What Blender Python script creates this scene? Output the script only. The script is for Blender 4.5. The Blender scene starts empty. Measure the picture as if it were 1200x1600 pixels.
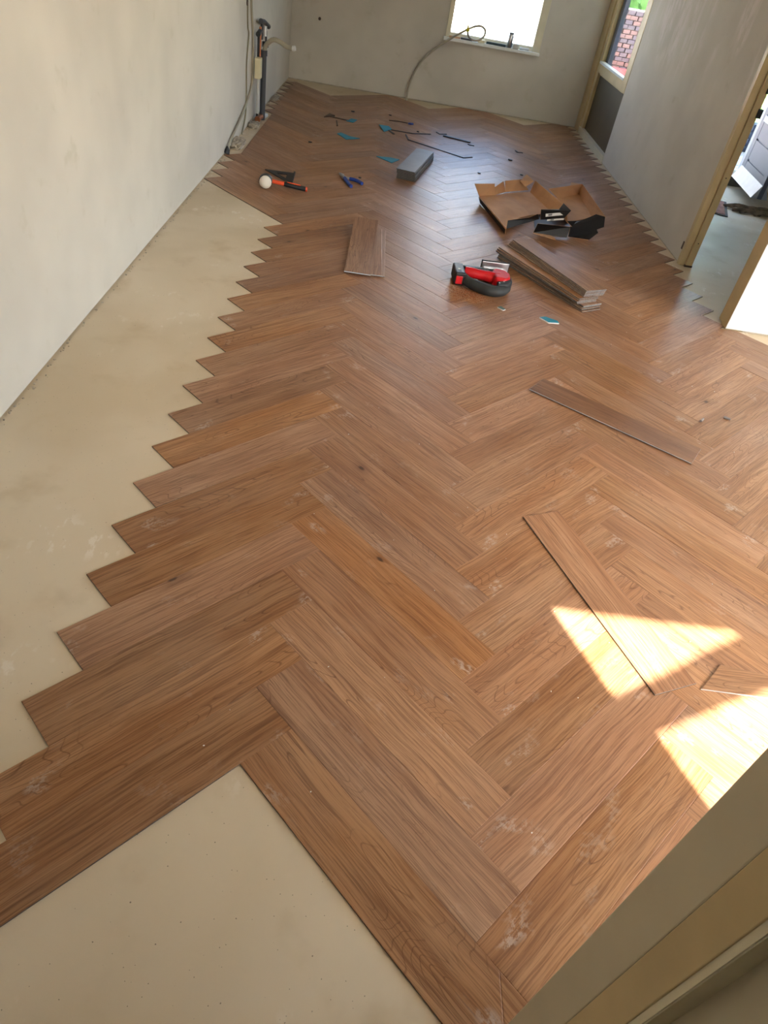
import bpy, bmesh, math, random
from mathutils import Vector, Matrix
from mathutils.geometry import tessellate_polygon

random.seed(7)
S = bpy.context.scene
COL = S.collection
PI = math.pi

# ------------------------------------------------------------------ camera
CAM_LOC = (0.04475, -0.94255, 1.52752)
CR = ((0.98902, 0.03806, 0.14282), (0.13332, -0.64689, -0.75084), (0.06381, 0.76163, -0.64486))
cd = bpy.data.cameras.new('camera')
cam = bpy.data.objects.new('camera', cd)
COL.objects.link(cam)
cd.sensor_fit = 'VERTICAL'
cd.sensor_height = 24.0
cd.lens = 1082.22 / 1600.0 * 24.0
cd.clip_start = 0.02
cam.matrix_world = Matrix((
    (CR[0][0], -CR[1][0], -CR[2][0], CAM_LOC[0]),
    (CR[0][1], -CR[1][1], -CR[2][1], CAM_LOC[1]),
    (CR[0][2], -CR[1][2], -CR[2][2], CAM_LOC[2]),
    (0, 0, 0, 1)))
S.camera = cam

# ------------------------------------------------------------------ exposure, sky, sun
S.view_settings.view_transform = 'Standard'
S.view_settings.look = 'None'
S.view_settings.gamma = 1.0
S.view_settings.use_curve_mapping = False
S.view_settings.exposure = 0.34

SUN_EL = math.radians(42.0)
SUN_H = Vector((0.39, -0.921)).normalized()          # horizontal direction towards the sun
SUN_STRENGTH = 44.0
SKY_STRENGTH = 2.4

w = bpy.data.worlds.new('sky')
S.world = w
w.use_nodes = True
nt = w.node_tree
nt.nodes.clear()
sky = nt.nodes.new('ShaderNodeTexSky')
sky.sky_type = 'NISHITA'
sky.sun_disc = False
sky.sun_elevation = SUN_EL
sky.sun_rotation = math.atan2(SUN_H.x, SUN_H.y)
sky.dust_density = 2.5
sky.ozone_density = 0.8
bg = nt.nodes.new('ShaderNodeBackground')
bg.inputs['Strength'].default_value = SKY_STRENGTH
wo = nt.nodes.new('ShaderNodeOutputWorld')
nt.links.new(sky.outputs[0], bg.inputs[0])
nt.links.new(bg.outputs[0], wo.inputs[0])

sl = bpy.data.lights.new('sun_offscreen', 'SUN')
sl.energy = SUN_STRENGTH
sl.angle = math.radians(0.55)
sl.color = (1.0, 0.955, 0.87)
sun = bpy.data.objects.new('sun_offscreen', sl)
COL.objects.link(sun)
to_sun = Vector((SUN_H.x * math.cos(SUN_EL), SUN_H.y * math.cos(SUN_EL), math.sin(SUN_EL)))
sun.rotation_euler = to_sun.to_track_quat('Z', 'Y').to_euler()


def portal(name, loc, direction, sx, sy):
    """guides sky light through a window opening; gives off no light of its own"""
    l = bpy.data.lights.new(name, 'AREA')
    l.shape = 'RECTANGLE'
    l.size, l.size_y = sx, sy
    l.cycles.is_portal = True
    o = bpy.data.objects.new(name, l)
    COL.objects.link(o)
    o.location = loc
    o.rotation_euler = Vector(direction).to_track_quat('-Z', 'Z').to_euler()
    return o


portal('portal_front_window_offscreen', (2.365, -1.80, 1.75), (0, 1, 0), 1.30, 1.2)
portal('portal_side_window_offscreen', (4.78, 0.55, 1.45), (-1, 0, 0), 2.5, 1.75)
portal('portal_back_window', (1.0, 8.27, 1.30), (0, -1, 0), 1.0, 1.25)
portal('portal_glazed_door', (2.25, 7.35, 1.35), (-1, 0, 0), 1.1, 1.3)
portal('portal_hall_door', (3.15, 6.80, 1.08), (0, -1, 0), 0.92, 2.0)

# ------------------------------------------------------------------ mesh helpers


def lin(r, g, b):
    f = lambda c: (c / 255 / 12.92) if c / 255 <= 0.04045 else ((c / 255 + 0.055) / 1.055) ** 2.4
    return (f(r), f(g), f(b), 1.0)


class MB:
    def __init__(self):
        self.v, self.f, self.m = [], [], []

    def add(self, verts, faces, mi=0):
        o = len(self.v)
        self.v += [tuple(p) for p in verts]
        for i, fc in enumerate(faces):
            self.f.append([o + k for k in fc])
            self.m.append(mi[i] if isinstance(mi, (list, tuple)) else mi)
        return self

    def box(self, x0, x1, y0, y1, z0, z1, mi=0, M=None):
        p = [(x0, y0, z0), (x1, y0, z0), (x1, y1, z0), (x0, y1, z0), (x0, y0, z1), (x1, y0, z1), (x1, y1, z1), (x0, y1, z1)]
        if M is not None:
            p = [M @ Vector(q) for q in p]
        return self.add(p, [(0, 3, 2, 1), (4, 5, 6, 7), (0, 1, 5, 4), (1, 2, 6, 5), (2, 3, 7, 6), (3, 0, 4, 7)], mi)

    def prism(self, poly, z0, z1, mi=0, mtop=None, mbot=None, M=None):
        n = len(poly)
        a = sum(poly[i][0] * poly[(i + 1) % n][1] - poly[(i + 1) % n][0] * poly[i][1] for i in range(n))
        if a < 0:
            poly = poly[::-1]
        vs = [(p[0], p[1], z0) for p in poly] + [(p[0], p[1], z1) for p in poly]
        if M is not None:
            vs = [M @ Vector(q) for q in vs]
        fs = [tuple(range(n - 1, -1, -1)), tuple(range(n, 2 * n))]
        ms = [mi if mbot is None else mbot, mi if mtop is None else mtop]
        for i in range(n):
            j = (i + 1) % n
            fs.append((i, j, n + j, n + i))
            ms.append(mi)
        return self.add(vs, fs, ms)

    def panel(self, pts, t, m_in=0, m_out=1, m_edge=0):
        """a sheet: pts is its inner face; thickness t grows away from the inner side (against the normal)"""
        P = [Vector(p) for p in pts]
        nrm = Vector((0, 0, 0))
        for i in range(len(P)):
            nrm += P[i].cross(P[(i + 1) % len(P)])
        nrm.normalize()
        n = len(P)
        vs = [tuple(p) for p in P] + [tuple(p - nrm * t) for p in P]
        fs, ms = [], []
        for tr in tessellate_polygon([P]):           # same triangles on both sides, so a warped sheet never pokes through itself
            a, b, c = tr
            if (P[b] - P[a]).cross(P[c] - P[a]).dot(nrm) < 0:
                b, c = c, b
            fs += [(a, b, c), (n + a, n + c, n + b)]
            ms += [m_in, m_out]
        for i in range(n):
            j = (i + 1) % n
            fs.append((j, i, n + i, n + j))
            ms.append(m_edge)
        return self.add(vs, fs, ms)

    def tube(self, path, r, seg=10, mi=0, cap=True):
        P = [Vector(p) for p in path]
        n = len(P)
        R = r if isinstance(r, (list, tuple)) else [r] * n
        o = len(self.v)
        up = None
        for i in range(n):
            t = (P[min(i + 1, n - 1)] - P[max(i - 1, 0)]).normalized()
            if up is None:
                up = t.orthogonal().normalized()
            else:
                up = (up - t * up.dot(t))
                up = up.normalized() if up.length > 1e-6 else t.orthogonal().normalized()
            b = t.cross(up)
            for k in range(seg):
                a = 2 * PI * k / seg
                self.v.append(tuple(P[i] + (up * math.cos(a) + b * math.sin(a)) * R[i]))
        for i in range(n - 1):
            for k in range(seg):
                k2 = (k + 1) % seg
                self.f.append([o + i * seg + k, o + i * seg + k2, o + (i + 1) * seg + k2, o + (i + 1) * seg + k])
                self.m.append(mi)
        if cap:
            self.f.append([o + k for k in range(seg - 1, -1, -1)])
            self.m.append(mi)
            self.f.append([o + (n - 1) * seg + k for k in range(seg)])
            self.m.append(mi)
        return self

    def lathe(self, prof, axis0, axis_dir, seg=20, mi=0):
        """prof: list of (distance along axis, radius)"""
        a0, ad = Vector(axis0), Vector(axis_dir).normalized()
        return self.tube([a0 + ad * p[0] for p in prof], [max(p[1], 1e-4) for p in prof], seg, mi)

    def build(self, name, mats, parent=None, smooth=False, bevel=0.0, loc=None, rot=None, segs=2):
        me = bpy.data.meshes.new(name)
        me.from_pydata(self.v, [], self.f)
        for mt in (mats if isinstance(mats, (list, tuple)) else [mats]):
            me.materials.append(mt)
        for p, mi in zip(me.polygons, self.m):
            p.material_index = mi
            p.use_smooth = smooth
        me.validate()
        if smooth:
            try:
                me.set_sharp_from_angle(angle=math.radians(40))
            except Exception:
                pass
        o = bpy.data.objects.new(name, me)
        COL.objects.link(o)
        if parent is not None:
            o.parent = parent
        if loc is not None:
            o.location = loc
        if rot is not None:
            o.rotation_euler = rot
        if bevel:
            md = o.modifiers.new('bevel', 'BEVEL')
            md.width = bevel
            md.segments = segs
            md.limit_method = 'ANGLE'
            md.angle_limit = math.radians(40)
        return o


def smooth_path(pts, sub=6):
    """Catmull-Rom through pts"""
    P = [Vector(p) for p in pts]
    out = []
    for i in range(len(P) - 1):
        p0, p1, p2, p3 = P[max(i - 1, 0)], P[i], P[i + 1], P[min(i + 2, len(P) - 1)]
        for k in range(sub):
            t = k / sub
            out.append(0.5 * ((2 * p1) + (p2 - p0) * t + (2 * p0 - 5 * p1 + 4 * p2 - p3) * t * t + (-p0 + 3 * p1 - 3 * p2 + p3) * t ** 3))
    out.append(P[-1])
    return out


def thing(name, label, cat, loc=(0, 0, 0), rz=0.0, group=None):
    o = bpy.data.objects.new(name, None)
    o.empty_display_size = 0.1
    COL.objects.link(o)
    o.location = loc
    o.rotation_euler = (0, 0, rz)
    return tag(o, label, cat, group)


def tag(o, label=None, cat=None, group=None, kind=None):
    if label:
        o['label'] = label
    if cat:
        o['category'] = cat
    if group:
        o['group'] = group
    if kind:
        o['kind'] = kind
    return o


def struct(o, label=None, cat=None):
    return tag(o, label, cat, None, 'structure')


# ------------------------------------------------------------------ materials
class NT:
    def __init__(self, name):
        self.mat = bpy.data.materials.new(name)
        self.mat.use_nodes = True
        self.t = self.mat.node_tree
        self.bsdf = self.t.nodes['Principled BSDF']

    def n(self, typ, **kw):
        nd = self.t.nodes.new(typ)
        for k, v in kw.items():
            setattr(nd, k, v)
        return nd

    def put(self, sock, val):
        if hasattr(val, 'is_output') or isinstance(val, bpy.types.NodeSocket):
            self.t.links.new(val, sock)
        else:
            sock.default_value = val

    def math(self, op, a, b=0.0, c=None, clamp=False):
        nd = self.n('ShaderNodeMath', operation=op, use_clamp=clamp)
        self.put(nd.inputs[0], a)
        self.put(nd.inputs[1], b)
        if c is not None:
            self.put(nd.inputs[2], c)
        return nd.outputs[0]

    def vmath(self, op, a, b):
        nd = self.n('ShaderNodeVectorMath', operation=op)
        self.put(nd.inputs[0], a)
        self.put(nd.inputs[1], b)
        return nd.outputs[0]

    def mix(self, fac, a, b, blend='MIX'):
        nd = self.n('ShaderNodeMix', data_type='RGBA', blend_type=blend)
        self.put(nd.inputs[0], fac)
        self.put(nd.inputs[6], a)
        self.put(nd.inputs[7], b)
        return nd.outputs[2]

    def noise(self, vec, scale, detail=3.0, rough=0.55, dist=0.0):
        nd = self.n('ShaderNodeTexNoise')
        self.put(nd.inputs['Vector'], vec)
        nd.inputs['Scale'].default_value = scale
        nd.inputs['Detail'].default_value = detail
        nd.inputs['Roughness'].default_value = rough
        nd.inputs['Distortion'].default_value = dist
        return nd.outputs[0]

    def step(self, v, lo, hi, out0=0.0, out1=1.0):
        nd = self.n('ShaderNodeMapRange', interpolation_type='SMOOTHSTEP')
        self.put(nd.inputs[0], v)
        nd.inputs[1].default_value = lo
        nd.inputs[2].default_value = hi
        nd.inputs[3].default_value = out0
        nd.inputs[4].default_value = out1
        return nd.outputs[0]

    def bump(self, h, strength=0.2, dist=0.01):
        nd = self.n('ShaderNodeBump')
        nd.inputs['Strength'].default_value = strength
        nd.inputs['Distance'].default_value = dist
        self.put(nd.inputs['Height'], h)
        self.t.links.new(nd.outputs[0], self.bsdf.inputs['Normal'])

    def coord(self, which='Object'):
        return self.n('ShaderNodeTexCoord').outputs[which]

    def pos(self):
        return self.n('ShaderNodeNewGeometry').outputs['Position']


def plain(name, col, rough=0.6, metal=0.0, var=0.12, scale=14.0, spec=None):
    m = NT(name)
    nz = m.noise(m.coord(), scale, 3)
    f = m.step(nz, 0.3, 0.7)
    c0 = tuple(c * (1 - var) for c in col[:3]) + (1,)
    c1 = tuple(min(1, c * (1 + var)) for c in col[:3]) + (1,)
    m.put(m.bsdf.inputs['Base Color'], m.mix(f, c0, c1))
    m.bsdf.inputs['Roughness'].default_value = rough
    m.bsdf.inputs['Metallic'].default_value = metal
    if spec is not None:
        m.bsdf.inputs['Specular IOR Level'].default_value = spec
    return m.mat


def wood_material(name, base=(0.30, 0.143, 0.066), dark=(0.125, 0.050, 0.021), light=(0.40, 0.225, 0.122), dusty=1.0):
    m = NT(name)
    oc = m.coord('Object')
    info = m.n('ShaderNodeObjectInfo')
    rnd = info.outputs['Random']
    off = m.n('ShaderNodeCombineXYZ')
    m.put(off.inputs[0], m.math('MULTIPLY', rnd, 37.3))
    m.put(off.inputs[1], m.math('MULTIPLY', rnd, 91.7))
    m.put(off.inputs[2], m.math('MULTIPLY', rnd, 13.1))
    p = m.vmath('ADD', oc, off.outputs[0])
    rnd2 = m.math('FRACT', m.math('MULTIPLY', rnd, 57.31))
    rnd3 = m.math('FRACT', m.math('MULTIPLY', rnd, 211.7))
    # slow warp so that the grain wanders
    warp = m.noise(m.vmath('MULTIPLY', p, (2.6, 5.0, 1.0)), 1.0, 2.0)
    wv = m.n('ShaderNodeCombineXYZ')
    m.put(wv.inputs[1], m.math('MULTIPLY', m.math('SUBTRACT', warp, 0.5), 0.034))
    q = m.vmath('ADD', p, wv.outputs[0])
    fine = m.noise(m.vmath('MULTIPLY', q, (6.0, 250.0, 1.0)), 1.0, 4.0, 0.7)
    mid = m.noise(m.vmath('MULTIPLY', q, (1.6, 74.0, 1.0)), 1.0, 4.0, 0.6)
    broad = m.noise(m.vmath('MULTIPLY', q, (1.3, 9.0, 1.0)), 1.0, 2.0, 0.5)
    ln = m.noise(m.vmath('MULTIPLY', q, (1.0, 100.0, 1.0)), 1.0, 2.0, 0.5)
    line = m.step(m.math('ABSOLUTE', m.math('SUBTRACT', ln, 0.5)), 0.0, 0.022, 1.0, 0.0)
    # cathedral rings
    ring_src = m.noise(m.vmath('MULTIPLY', q, (1.5, 7.5, 1.0)), 1.0, 2.0, 0.4, 0.25)
    ring = m.math('PINGPONG', m.math('MULTIPLY', ring_src, 34.0), 0.5)
    ringl = m.step(ring, 0.0, 0.10, 1.0, 0.0)
    ring_on = m.step(m.noise(m.vmath('MULTIPLY', p, (2.0, 5.5, 1.0)), 1.0, 1.0), 0.50, 0.62)
    ringl = m.math('MULTIPLY', ringl, ring_on)
    # knots
    vor = m.n('ShaderNodeTexVoronoi', voronoi_dimensions='2D')
    m.put(vor.inputs['Vector'], m.vmath('MULTIPLY', q, (3.2, 6.4, 1.0)))
    vor.inputs['Scale'].default_value = 1.0
    sep = m.n('ShaderNodeSeparateColor')
    m.put(sep.inputs[0], vor.outputs['Color'])
    knot_on = m.math('GREATER_THAN', sep.outputs[0], 0.95)
    knot = m.math('MULTIPLY', m.step(vor.outputs['Distance'], 0.02, 0.065, 1.0, 0.0), knot_on)
    halo = m.math('MULTIPLY', m.step(vor.outputs['Distance'], 0.03, 0.22, 1.0, 0.0), knot_on)
    c = m.mix(m.step(broad, 0.30, 0.72), base + (1,), light + (1,))
    c = m.mix(m.math('MULTIPLY', m.step(mid, 0.46, 0.68), 0.42), c, dark + (1,))
    c = m.mix(m.math('MULTIPLY', m.step(fine, 0.46, 0.62), 0.58), c, dark + (1,))
    c = m.mix(m.math('MULTIPLY', m.step(fine, 0.46, 0.34), 0.30), c, light + (1,))
    c = m.mix(m.math('MULTIPLY', line, 0.34), c, tuple(d * 0.8 for d in dark) + (1,))
    c = m.mix(m.math('MULTIPLY', ringl, 0.60), c, tuple(d * 0.8 for d in dark) + (1,))
    c = m.mix(m.math('MULTIPLY', halo, 0.45), c, dark + (1,))
    c = m.mix(m.math('MULTIPLY', knot, 0.85), c, tuple(d * 0.3 for d in dark) + (1,))
    # one plank differs from the next
    hsv = m.n('ShaderNodeHueSaturation')
    m.put(hsv.inputs['Hue'], m.math('ADD', 0.4985, m.math('MULTIPLY', rnd3, 0.003)))
    m.put(hsv.inputs['Saturation'], m.math('ADD', 0.92, m.math('MULTIPLY', rnd3, 0.16)))
    m.put(hsv.inputs['Value'], m.math('ADD', 0.92, m.math('MULTIPLY', rnd2, 0.30)))
    m.put(hsv.inputs['Color'], c)
    c = hsv.outputs[0]
    rough = m.math('ADD', 0.32, m.math('MULTIPLY', fine, 0.14))
    if dusty:
        sx = m.n('ShaderNodeSeparateXYZ')
        m.put(sx.inputs[0], oc)
        end = m.step(m.math('ABSOLUTE', sx.outputs[0]), 0.20, 0.36)
        d1 = m.noise(m.vmath('MULTIPLY', p, (9.0, 13.0, 1.0)), 1.0, 1.0)
        d2 = m.noise(m.vmath('MULTIPLY', p, (60.0, 90.0, 1.0)), 1.0, 3.0, 0.7)
        smear = m.math('MULTIPLY', m.math('MULTIPLY', m.step(d1, 0.60, 0.74), m.step(d2, 0.42, 0.60)), m.math('ADD', 0.28, m.math('MULTIPLY', end, 0.72)))
        d3 = m.noise(m.vmath('MULTIPLY', m.pos(), (150.0, 150.0, 1.0)), 1.0, 1.0)
        d4 = m.noise(m.vmath('MULTIPLY', m.pos(), (3.0, 3.0, 1.0)), 1.0, 2.0)
        speck = m.math('MULTIPLY', m.step(d3, 0.78, 0.86), m.step(d4, 0.5, 0.7))
        film = m.math('MULTIPLY', m.step(d4, 0.40, 0.75), 0.05)
        dust = m.math('MAXIMUM', m.math('MULTIPLY', smear, 0.46 * dusty), m.math('MULTIPLY', speck, 0.7 * dusty))
        dust = m.math('MAXIMUM', dust, m.math('MULTIPLY', film, dusty))
        c = m.mix(dust, c, (0.62, 0.56, 0.50, 1))
        rough = m.math('ADD', rough, m.math('MULTIPLY', dust, 0.3))
    m.put(m.bsdf.inputs['Base Color'], c)
    m.put(m.bsdf.inputs['Roughness'], rough)
    m.bsdf.inputs['Specular IOR Level'].default_value = 0.36
    m.bump(m.math('SUBTRACT', fine, m.math('MULTIPLY', ringl, 0.4)), 0.12, 0.002)
    return m.mat


def plaster(name, col, blot=0.10, stain=(0.46, 0.42, 0.30), stain_amt=0.35, smear=None, rough=0.85):
    m = NT(name)
    p = m.pos()
    n1 = m.noise(p, 1.3, 3)
    n2 = m.noise(p, 7.0, 4)
    n3 = m.noise(p, 60.0, 3)
    c = m.mix(m.step(n1, 0.3, 0.7), tuple(x * (1 - blot) for x in col) + (1,), tuple(min(1, x * (1 + blot * 0.6)) for x in col) + (1,))
    c = m.mix(m.math('MULTIPLY', m.step(n2, 0.6, 0.8), stain_amt), c, stain + (1,))
    if smear:
        y0, y1, z0 = smear
        sx = m.n('ShaderNodeSeparateXYZ')
        m.put(sx.inputs[0], p)
        region = m.math('MULTIPLY', m.math('MULTIPLY', m.step(sx.outputs[1], y0, y0 + 0.25), m.step(sx.outputs[1], y1 - 0.5, y1, 1.0, 0.0)), m.step(sx.outputs[2], z0, z0 + 0.35))
        s1 = m.noise(m.vmath('MULTIPLY', p, (1.0, 3.2, 1.6)), 1.0, 2.0)
        s2 = m.noise(m.vmath('MULTIPLY', p, (1.0, 15.0, 5.0)), 1.0, 5.0, 0.75)
        sm = m.math('MULTIPLY', m.math('MULTIPLY', m.step(s1, 0.47, 0.58), m.step(s2, 0.40, 0.60)), region)
        c = m.mix(m.math('MULTIPLY', sm, 0.85), c, (0.80, 0.73, 0.70, 1))
    m.put(m.bsdf.inputs['Base Color'], c)
    m.bsdf.inputs['Roughness'].default_value = rough
    m.bsdf.inputs['Specular IOR Level'].default_value = 0.25
    m.bump(m.math('ADD', m.math('MULTIPLY', n3, 0.3), n2), 0.10, 0.006)
    return m.mat


def screed_material():
    m = NT('screed')
    p = m.pos()
    n1 = m.noise(p, 1.1, 3, 0.5, 0.4)
    n2 = m.noise(p, 4.5, 4)
    n3 = m.noise(p, 90.0, 2)
    c = m.mix(m.step(n1, 0.32, 0.68), lin(204, 186, 156), lin(222, 207, 182))
    c = m.mix(m.math('MULTIPLY', m.step(n2, 0.52, 0.75), 0.45), c, lin(190, 168, 132))
    s1 = m.noise(m.vmath('MULTIPLY', p, (3.2, 3.2, 1.0)), 1.0, 1.0)
    s2 = m.noise(m.vmath('MULTIPLY', p, (26.0, 15.0, 1.0)), 1.0, 3.0, 0.6)
    sc = m.math('MULTIPLY', m.step(s1, 0.56, 0.68), m.step(s2, 0.56, 0.64))
    c = m.mix(m.math('MULTIPLY', sc, 0.75), c, lin(232, 222, 206))
    sp = m.noise(p, 190.0, 0.0)
    c = m.mix(m.math('MULTIPLY', m.step(sp, 0.83, 0.86), 0.7), c, lin(70, 58, 44))
    m.put(m.bsdf.inputs['Base Color'], c)
    m.put(m.bsdf.inputs['Roughness'], m.math('ADD', 0.42, m.math('MULTIPLY', n2, 0.3)))
    m.bsdf.inputs['Specular IOR Level'].default_value = 0.4
    m.bump(m.math('ADD', n2, m.math('MULTIPLY', sc, 0.4)), 0.08, 0.006)
    return m.mat


def glass_material(name, tint=(0.95, 0.95, 0.94), gloss=0.06):
    m = NT(name)
    t = m.t
    tr = m.n('ShaderNodeBsdfTransparent')
    tr.inputs[0].default_value = tint + (1,)
    gl = m.n('ShaderNodeBsdfGlossy')
    gl.inputs['Roughness'].default_value = 0.02
    mx = m.n('ShaderNodeMixShader')
    mx.inputs[0].default_value = gloss
    t.links.new(tr.outputs[0], mx.inputs[1])
    t.links.new(gl.outputs[0], mx.inputs[2])
    t.links.new(mx.outputs[0], t.nodes['Material Output'].inputs['Surface'])
    return m.mat


M = {}
M['wood'] = wood_material('oak_plank_top')
M['wood_loose'] = wood_material('oak_plank_top_clean', dusty=0.35)
M['wood_dark'] = wood_material('oak_plank_top_dark', base=(0.195, 0.092, 0.045), dark=(0.095, 0.040, 0.018), light=(0.25, 0.130, 0.068), dusty=0.5)
M['core'] = plain('plank_core_edge', lin(82, 80, 76), 0.6, var=0.2, scale=60)
M['edge_line'] = plain('plank_edge_line', lin(150, 150, 148), 0.5, var=0.2, scale=60)
M['edge_pale'] = plain('plank_edge_pale', lin(196, 202, 210), 0.5, var=0.05, scale=60)
M['under'] = plain('plank_underside_grey', lin(128, 124, 124), 0.5, var=0.06, scale=8)
M['wall'] = plaster('wall_plaster_cream', lin(212, 206, 194)[:3])
M['wall_back'] = plaster('wall_plaster_greyed', lin(212, 206, 194)[:3])
M['wall_right'] = plaster('wall_plaster_scraped', lin(212, 206, 194)[:3], smear=(3.95, 6.75, 0.80))
M['wall_white'] = plaster('wall_paint_white', lin(234, 236, 231)[:3], 0.03, stain_amt=0.10)
M['ceiling'] = plaster('ceiling_white', lin(232, 230, 222)[:3], 0.03, stain_amt=0.05)
M['dark_gap'] = plain('wall_foot_gap', lin(186, 176, 158), 0.9, var=0.15)
M['screed'] = screed_material()
M['cream_paint'] = plain('cream_yellow_paint', lin(202, 181, 136), 0.45, var=0.07, scale=5)
M['cream_light'] = plain('cream_frame_paint', lin(224, 216, 188), 0.45, var=0.05, scale=5)
M['grey_beige'] = plain('grey_beige_paint', lin(206, 196, 170), 0.5, var=0.05, scale=4)
M['olive'] = plain('olive_door_panel', lin(84, 72, 46), 0.55, var=0.10, scale=3)
M['white_sill'] = plain('white_sill_paint', lin(228, 230, 226), 0.4, var=0.04)
M['glass'] = glass_material('window_glass')
M['black'] = plain('black_plastic', lin(28, 28, 30), 0.45, var=0.15)
M['rubber'] = plain('dark_rubber', lin(46, 50, 50), 0.65, var=0.2)
M['red'] = plain('red_tool_plastic', lin(205, 24, 32), 0.38, var=0.06)
M['steel'] = plain('brushed_steel', lin(188, 190, 194), 0.32, 1.0, 0.08, 40)
M['card_in'] = plain('cardboard_inside', lin(200, 154, 112), 0.8, var=0.06, scale=10)
M['card_pale'] = M['card_in']
M['card_out'] = plain('cardboard_black_print', lin(24, 23, 24), 0.42, var=0.2, scale=6)
M['label_white'] = plain('paper_label', lin(225, 225, 222), 0.6, var=0.03)
M['label_ink'] = plain('label_print_grey', lin(120, 122, 126), 0.6, var=0.2, scale=80)
M['teal'] = plain('teal_underlay', lin(38, 138, 160), 0.6, var=0.10, scale=20)
M['strip'] = plain('dark_offcut_strip', lin(40, 36, 36), 0.5, var=0.2)
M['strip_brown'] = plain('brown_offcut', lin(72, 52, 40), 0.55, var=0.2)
M['orange'] = plain('orange_handle', lin(232, 84, 42), 0.45, var=0.06)
M['mallet_white'] = plain('white_rubber', lin(226, 218, 202), 0.6, var=0.05)
M['blue'] = plain('blue_grip', lin(26, 58, 140), 0.5, var=0.1)
M['conduit'] = plain('grey_conduit', lin(168, 160, 140), 0.5, var=0.06)
M['yellow'] = plain('yellow_tape', lin(206, 186, 40), 0.5, var=0.1)
M['pipe_dark'] = plain('dark_grey_pipe', lin(70, 72, 76), 0.45, var=0.08)
M['pipe_white'] = plain('white_pipe', lin(196, 196, 192), 0.45, var=0.05)
M['copper'] = plain('copper_pipe', lin(176, 112, 78), 0.4, 0.8, 0.15)
M['cream_plastic'] = plain('cream_plastic', lin(222, 212, 176), 0.5, var=0.04)
M['mortar'] = plain('mortar_lumps', lin(176, 164, 146), 0.95, var=0.3, scale=30)
M['door_grey'] = plain('blue_grey_door_paint', lin(98, 104, 122), 0.45, var=0.04, scale=3)
M['door_frame'] = plain('pale_blue_grey_paint', lin(196, 202, 214), 0.45, var=0.04)
M['alu'] = plain('weatherboard_aluminium', lin(182, 188, 196), 0.45, 0.0, 0.05)
M['paving'] = plain('paving_pale', lin(206, 206, 206), 0.8, var=0.10, scale=3)
M['concrete'] = plain('concrete_step', lin(130, 124, 112), 0.85, var=0.15)
M['brick_a'] = plain('brick_red_brown', lin(132, 104, 98), 0.85, var=0.25, scale=12)
M['brick_b'] = plain('brick_grey_violet', lin(108, 96, 100), 0.85, var=0.25, scale=12)
M['joint'] = plain('brick_mortar', lin(178, 168, 156), 0.9)
M['garden_red'] = plain('salmon_red_planter', lin(214, 98, 92), 0.6)
M['leaf'] = plain('hedge_leaf', lin(96, 142, 72), 0.6, var=0.35, scale=6)
M['leaf_core'] = M['leaf']
M['render_white'] = plain('white_garden_render', lin(240, 242, 240), 0.8, var=0.03)
M['stone_dark'] = plain('dark_planter_stone', lin(74, 78, 90), 0.8, var=0.2)
M['mat_a'] = plain('doormat_red', lin(150, 104, 88), 0.95, var=0.3, scale=40)
M['mat_edge'] = plain('doormat_border', lin(96, 92, 86), 0.95, var=0.2)
M['rag'] = plain('brown_rag', lin(132, 118, 100), 0.95, var=0.35, scale=20)
M['ground'] = plain('terrace_ground', lin(196, 192, 182), 0.9, var=0.12, scale=1.5)
M['house'] = plain('house_render', lin(214, 206, 190), 0.9)

# ------------------------------------------------------------------ room shell
XL, XR, YB = -1.185, 2.165, 8.22          # left wall, right wall, back wall
YC = 2.92                                  # where the room widens to the right
CEIL = 2.6
X2, YF = 4.80, -1.85                       # far side and front of the wide part

floor = MB().box(-1.45, 5.0, -2.8, 8.45, -0.12, -0.005).build('floor', M['screed'])
struct(floor, 'bare beige screed floor, mostly covered with brown herringbone planks', 'floor')
ceiling = MB().box(-1.45, 5.0, -2.0, 8.45, CEIL, CEIL + 0.12).box(-1.45, 0.60, -2.8, -2.0, CEIL, CEIL + 0.12).build('ceiling', M['ceiling'])
struct(ceiling, 'plain white ceiling above the room', 'ceiling')
upper = MB().box(-1.45, 5.0, -2.0, 8.45, CEIL + 0.12, 5.6).build('wall_upper_shade', M['house'])  # unseen storey, added so that the brick garden wall lies in shade
struct(upper, 'unseen rendered upper storey added to shade the back garden', 'wall')


def wall_slab(name, label, mat, axis, pos, thick, a0, a1, holes=(), z1=CEIL, foot=True):
    """wall face at axis=pos growing by thick; spans a0..a1 on the other axis; holes (b0,b1,z0,z1)"""
    mb = MB()
    lo, hi = min(pos, pos + thick), max(pos, pos + thick)
    cuts = sorted(set([a0, a1] + [h[0] for h in holes] + [h[1] for h in holes]))

    def put(b0, b1, z0, z2, mi=0, inset=0.0):
        l, h = (lo + inset, hi) if thick > 0 else (lo, hi - inset)
        if axis == 'x':
            mb.box(l, h, b0, b1, z0, z2, mi)
        else:
            mb.box(b0, b1, l, h, z0, z2, mi)
    for b0, b1 in zip(cuts[:-1], cuts[1:]):
        hs = [h for h in holes if h[0] <= b0 + 1e-6 and h[1] >= b1 - 1e-6]
        z = 0.006 if foot else -0.005
        for h in sorted(hs, key=lambda q: q[2]):
            if h[2] > z + 0.02:
                put(b0, b1, z, h[2])
            z = h[3]
        if z < z1:
            put(b0, b1, z, z1)
        if foot and not any(h[2] < 0.05 for h in hs):
            put(b0, b1, -0.02, 0.006, 1, 0.008)      # recessed ragged foot under the plaster
    o = mb.build(name, [mat, M['dark_gap']])
    return struct(o, label, 'wall')


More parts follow.
